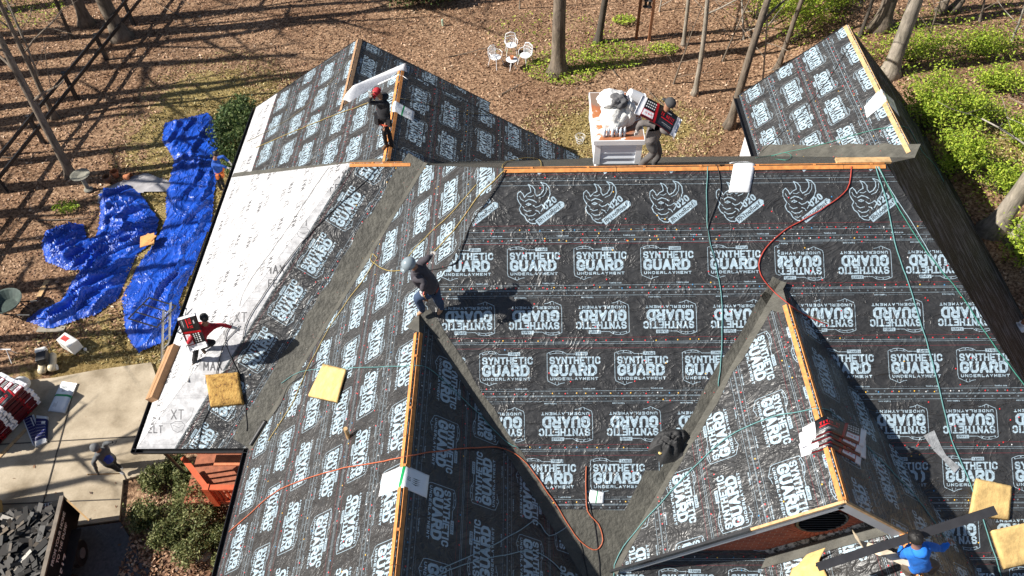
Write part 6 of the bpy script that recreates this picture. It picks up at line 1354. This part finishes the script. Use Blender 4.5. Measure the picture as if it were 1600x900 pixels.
# 3 helmeted roofer at the head of the front wing
f0 = drop(657, 490); Y = f0.y-.02; W = lambda px, py, dy=0.: at_y(px, py, Y+dy)
person('roofer in pale grey helmet bending at the front wing head', dict(pelvis=W(672, 449, .02), chest=W(655, 425, -.05), head=W(640, 413, -.2), elL=W(663, 440, -.32), haL=W(659, 457, -.38), elR=W(666, 405, .12), haR=W(675, 398, .2), knL=W(651, 464, -.2), anL=W(660, 484, -.05), knR=W(683, 466, .0), anR=W(690, 480, .05), toeL=W(651, 490, -.1)),
       [cloth('dark_jacket', (.05, .045, .055)), cloth('blue_jeans', (.03, .055, .11)), SK, GLV, cloth('tan_boot', (.42, .25, .15))], face=(-.5, -.3, -.75), lat=(.25, .93, .1), headgear=dict(mat=simple('helmet_shell', (.22, .27, .30), .3, .05, 5, 0), name='helmet', r=.14, brim=True), extras=[('tool_belt', M_BELT, belt), ('harness_strap', M_STRAP, straps)], rad=1.42)
# 4 red shirt on the felt
f0 = drop(303, 572); Y = f0.y+.1; W = lambda px, py, dy=0.: at_y(px, py, Y+dy)
person('roofer in a red shirt kneeling on the white felt with a bundle over his back', dict(pelvis=W(312, 534), chest=W(319, 512, .05), head=W(319, 497, .0), elL=W(345, 507, .15), haL=W(370, 513, .25), elR=W(299, 528, -.3), haR=W(291, 540, -.35), knL=W(336, 534, .1), anL=W(316, 545, .15), knR=W(306, 552, -.15), anR=W(303, 566, .0), toeR=W(300, 573, -.05)),
       [cloth('red_shirt', (.42, .015, .03)), cloth('black_trousers', (.012, .012, .015)), SK, GLV, SHOE], face=(.35, -.3, -.6), lat=(-.9, -.2, 0), headgear=dict(mat=HAIR, name='hair', r=.105, brim=False, noisy=.15, full=True), rad=1.05)
slab('shingle_bundle', 'bundle draped over the back of the roofer in the red shirt', W(288, 488, -.05), W(309, 541, -.35), (W(316, 505, -.3)-W(284, 515, -.3))*.85, .09, M_BUND, (-.3, -.6, .75), sag=.12)
mb = MB(); a, b = drop(293, 598), drop(302, 575); mb.tube([a+V(0, 0, .03), b+V(0, 0, .03)], .035, 8); tag(mb.build('roller_tube', M_OFFW, None, a), 'short cream tube on the felt under the kneeling roofer foot', 'tube')
# 5 blue hoodie standing on the ground at the left eave
q = gnd(352, 296); Y = q.y; W = lambda px, py, dy=0.: at_y(px, py, Y+dy)
person('worker in a blue hoodie standing on the ground, reaching to the left eave', dict(pelvis=W(342, 269), chest=W(337, 254, -.05), head=W(337, 241, -.1), elL=W(349, 244, .1), haL=W(360, 255, .1), elR=W(346, 259, -.3), haR=W(358, 263, -.3), knL=W(346, 282, .05), anL=W(350, 292, .05), knR=W(341, 284, -.1), anR=W(345, 295, -.1)),
       [cloth('blue_hoodie', (.01, .07, .35)), cloth('black_trousers', (.012, .012, .015)), SK, GLV, SHOE], face=(.9, -.2, -.2), headgear=dict(mat=HAIR, name='hair', r=.105, brim=False, noisy=.15, full=True), rad=1.1, s=1., extras=[('tool_belt', simple('orange_pouch', (.6, .16, .04), .7), belt)])
# 6 blue hoodie crouching on the lower right ridge
f0 = drop(1437, 893); Y = f0.y-.02; W = lambda px, py, dy=0.: at_y(px, py, Y+dy)
person('roofer in a bright blue hoodie crouching on the lower right ridge, seen from behind', dict(pelvis=W(1436, 884, -.05), chest=W(1433, 861, .0), head=W(1431, 841, .0), elL=W(1408, 868, .12), haL=W(1408, 851, .3), elR=W(1470, 858, .1), haR=W(1484, 848, .2), knL=W(1412, 882, .05), anL=W(1420, 896, -.05), knR=W(1462, 880, .05), anR=W(1456, 894, -.05)),
       [cloth('bright_blue_hoodie', (.012, .16, .62)), cloth('brown_trousers', (.10, .075, .055)), SK, SK, SHOE], face=(-.15, .85, -.5), headgear=dict(mat=HAIR, name='hair', r=.118, brim=False, noisy=.25, full=True), rad=1.22, hood=True)
# 7 man shovelling on the driveway
q = gnd(187, 737); Y = q.y; W = lambda px, py, dy=0.: at_y(px, py, Y+dy)
person('man in a grey jacket over a blue shirt shovelling on the driveway', dict(pelvis=W(170, 719), chest=W(159, 708, -.05), head=W(149, 700, -.1), elL=W(163, 693, .12), haL=W(176, 691, .12), elR=W(146, 722, -.3), haR=W(152, 738, -.35), knL=W(178, 727, .12), anL=W(187, 729, .1), knR=W(177, 729, -.1), anR=W(186, 735, -.1)),
       [cloth('grey_jacket', (.085, .09, .095)), cloth('black_trousers', (.012, .012, .015)), SK, cloth('dark_glove', (.03, .03, .03)), cloth('pale_boot', (.4, .4, .4))], face=(.75, -.4, -.4), headgear=dict(mat=cloth('grey_hood', (.12, .125, .13)), name='hood', r=.125, brim=False, full=True), rad=1.15,
       extras=[('shirt', cloth('royal_blue_shirt', (.01, .04, .35)), lambda mb, J, up, lat, f: mb.lathe(J['pelvis'].lerp(J['chest'], .6)+f*.06, [(.06, -.24), (.13, -.18), (.135, .1), (.08, .18)], 12, ax=(lat, up.cross(lat), up)))])
sv = thing('shovel', 'shovel with a pale blade held by the man on the driveway', 'shovel', gnd(190, 742)); a, b = W(151, 741, -.35), gnd(196, 741)+V(0, 0, .05)
mb = MB(); mb.tube([a-(b-a).normalized()*.25, b], .016, 6); mb.build('handle', M_WOOD, sv); mb = MB(); mb.box(b+V(.12, 0, .0), .3, .24, .02); mb.build('blade', M_ALU, sv)
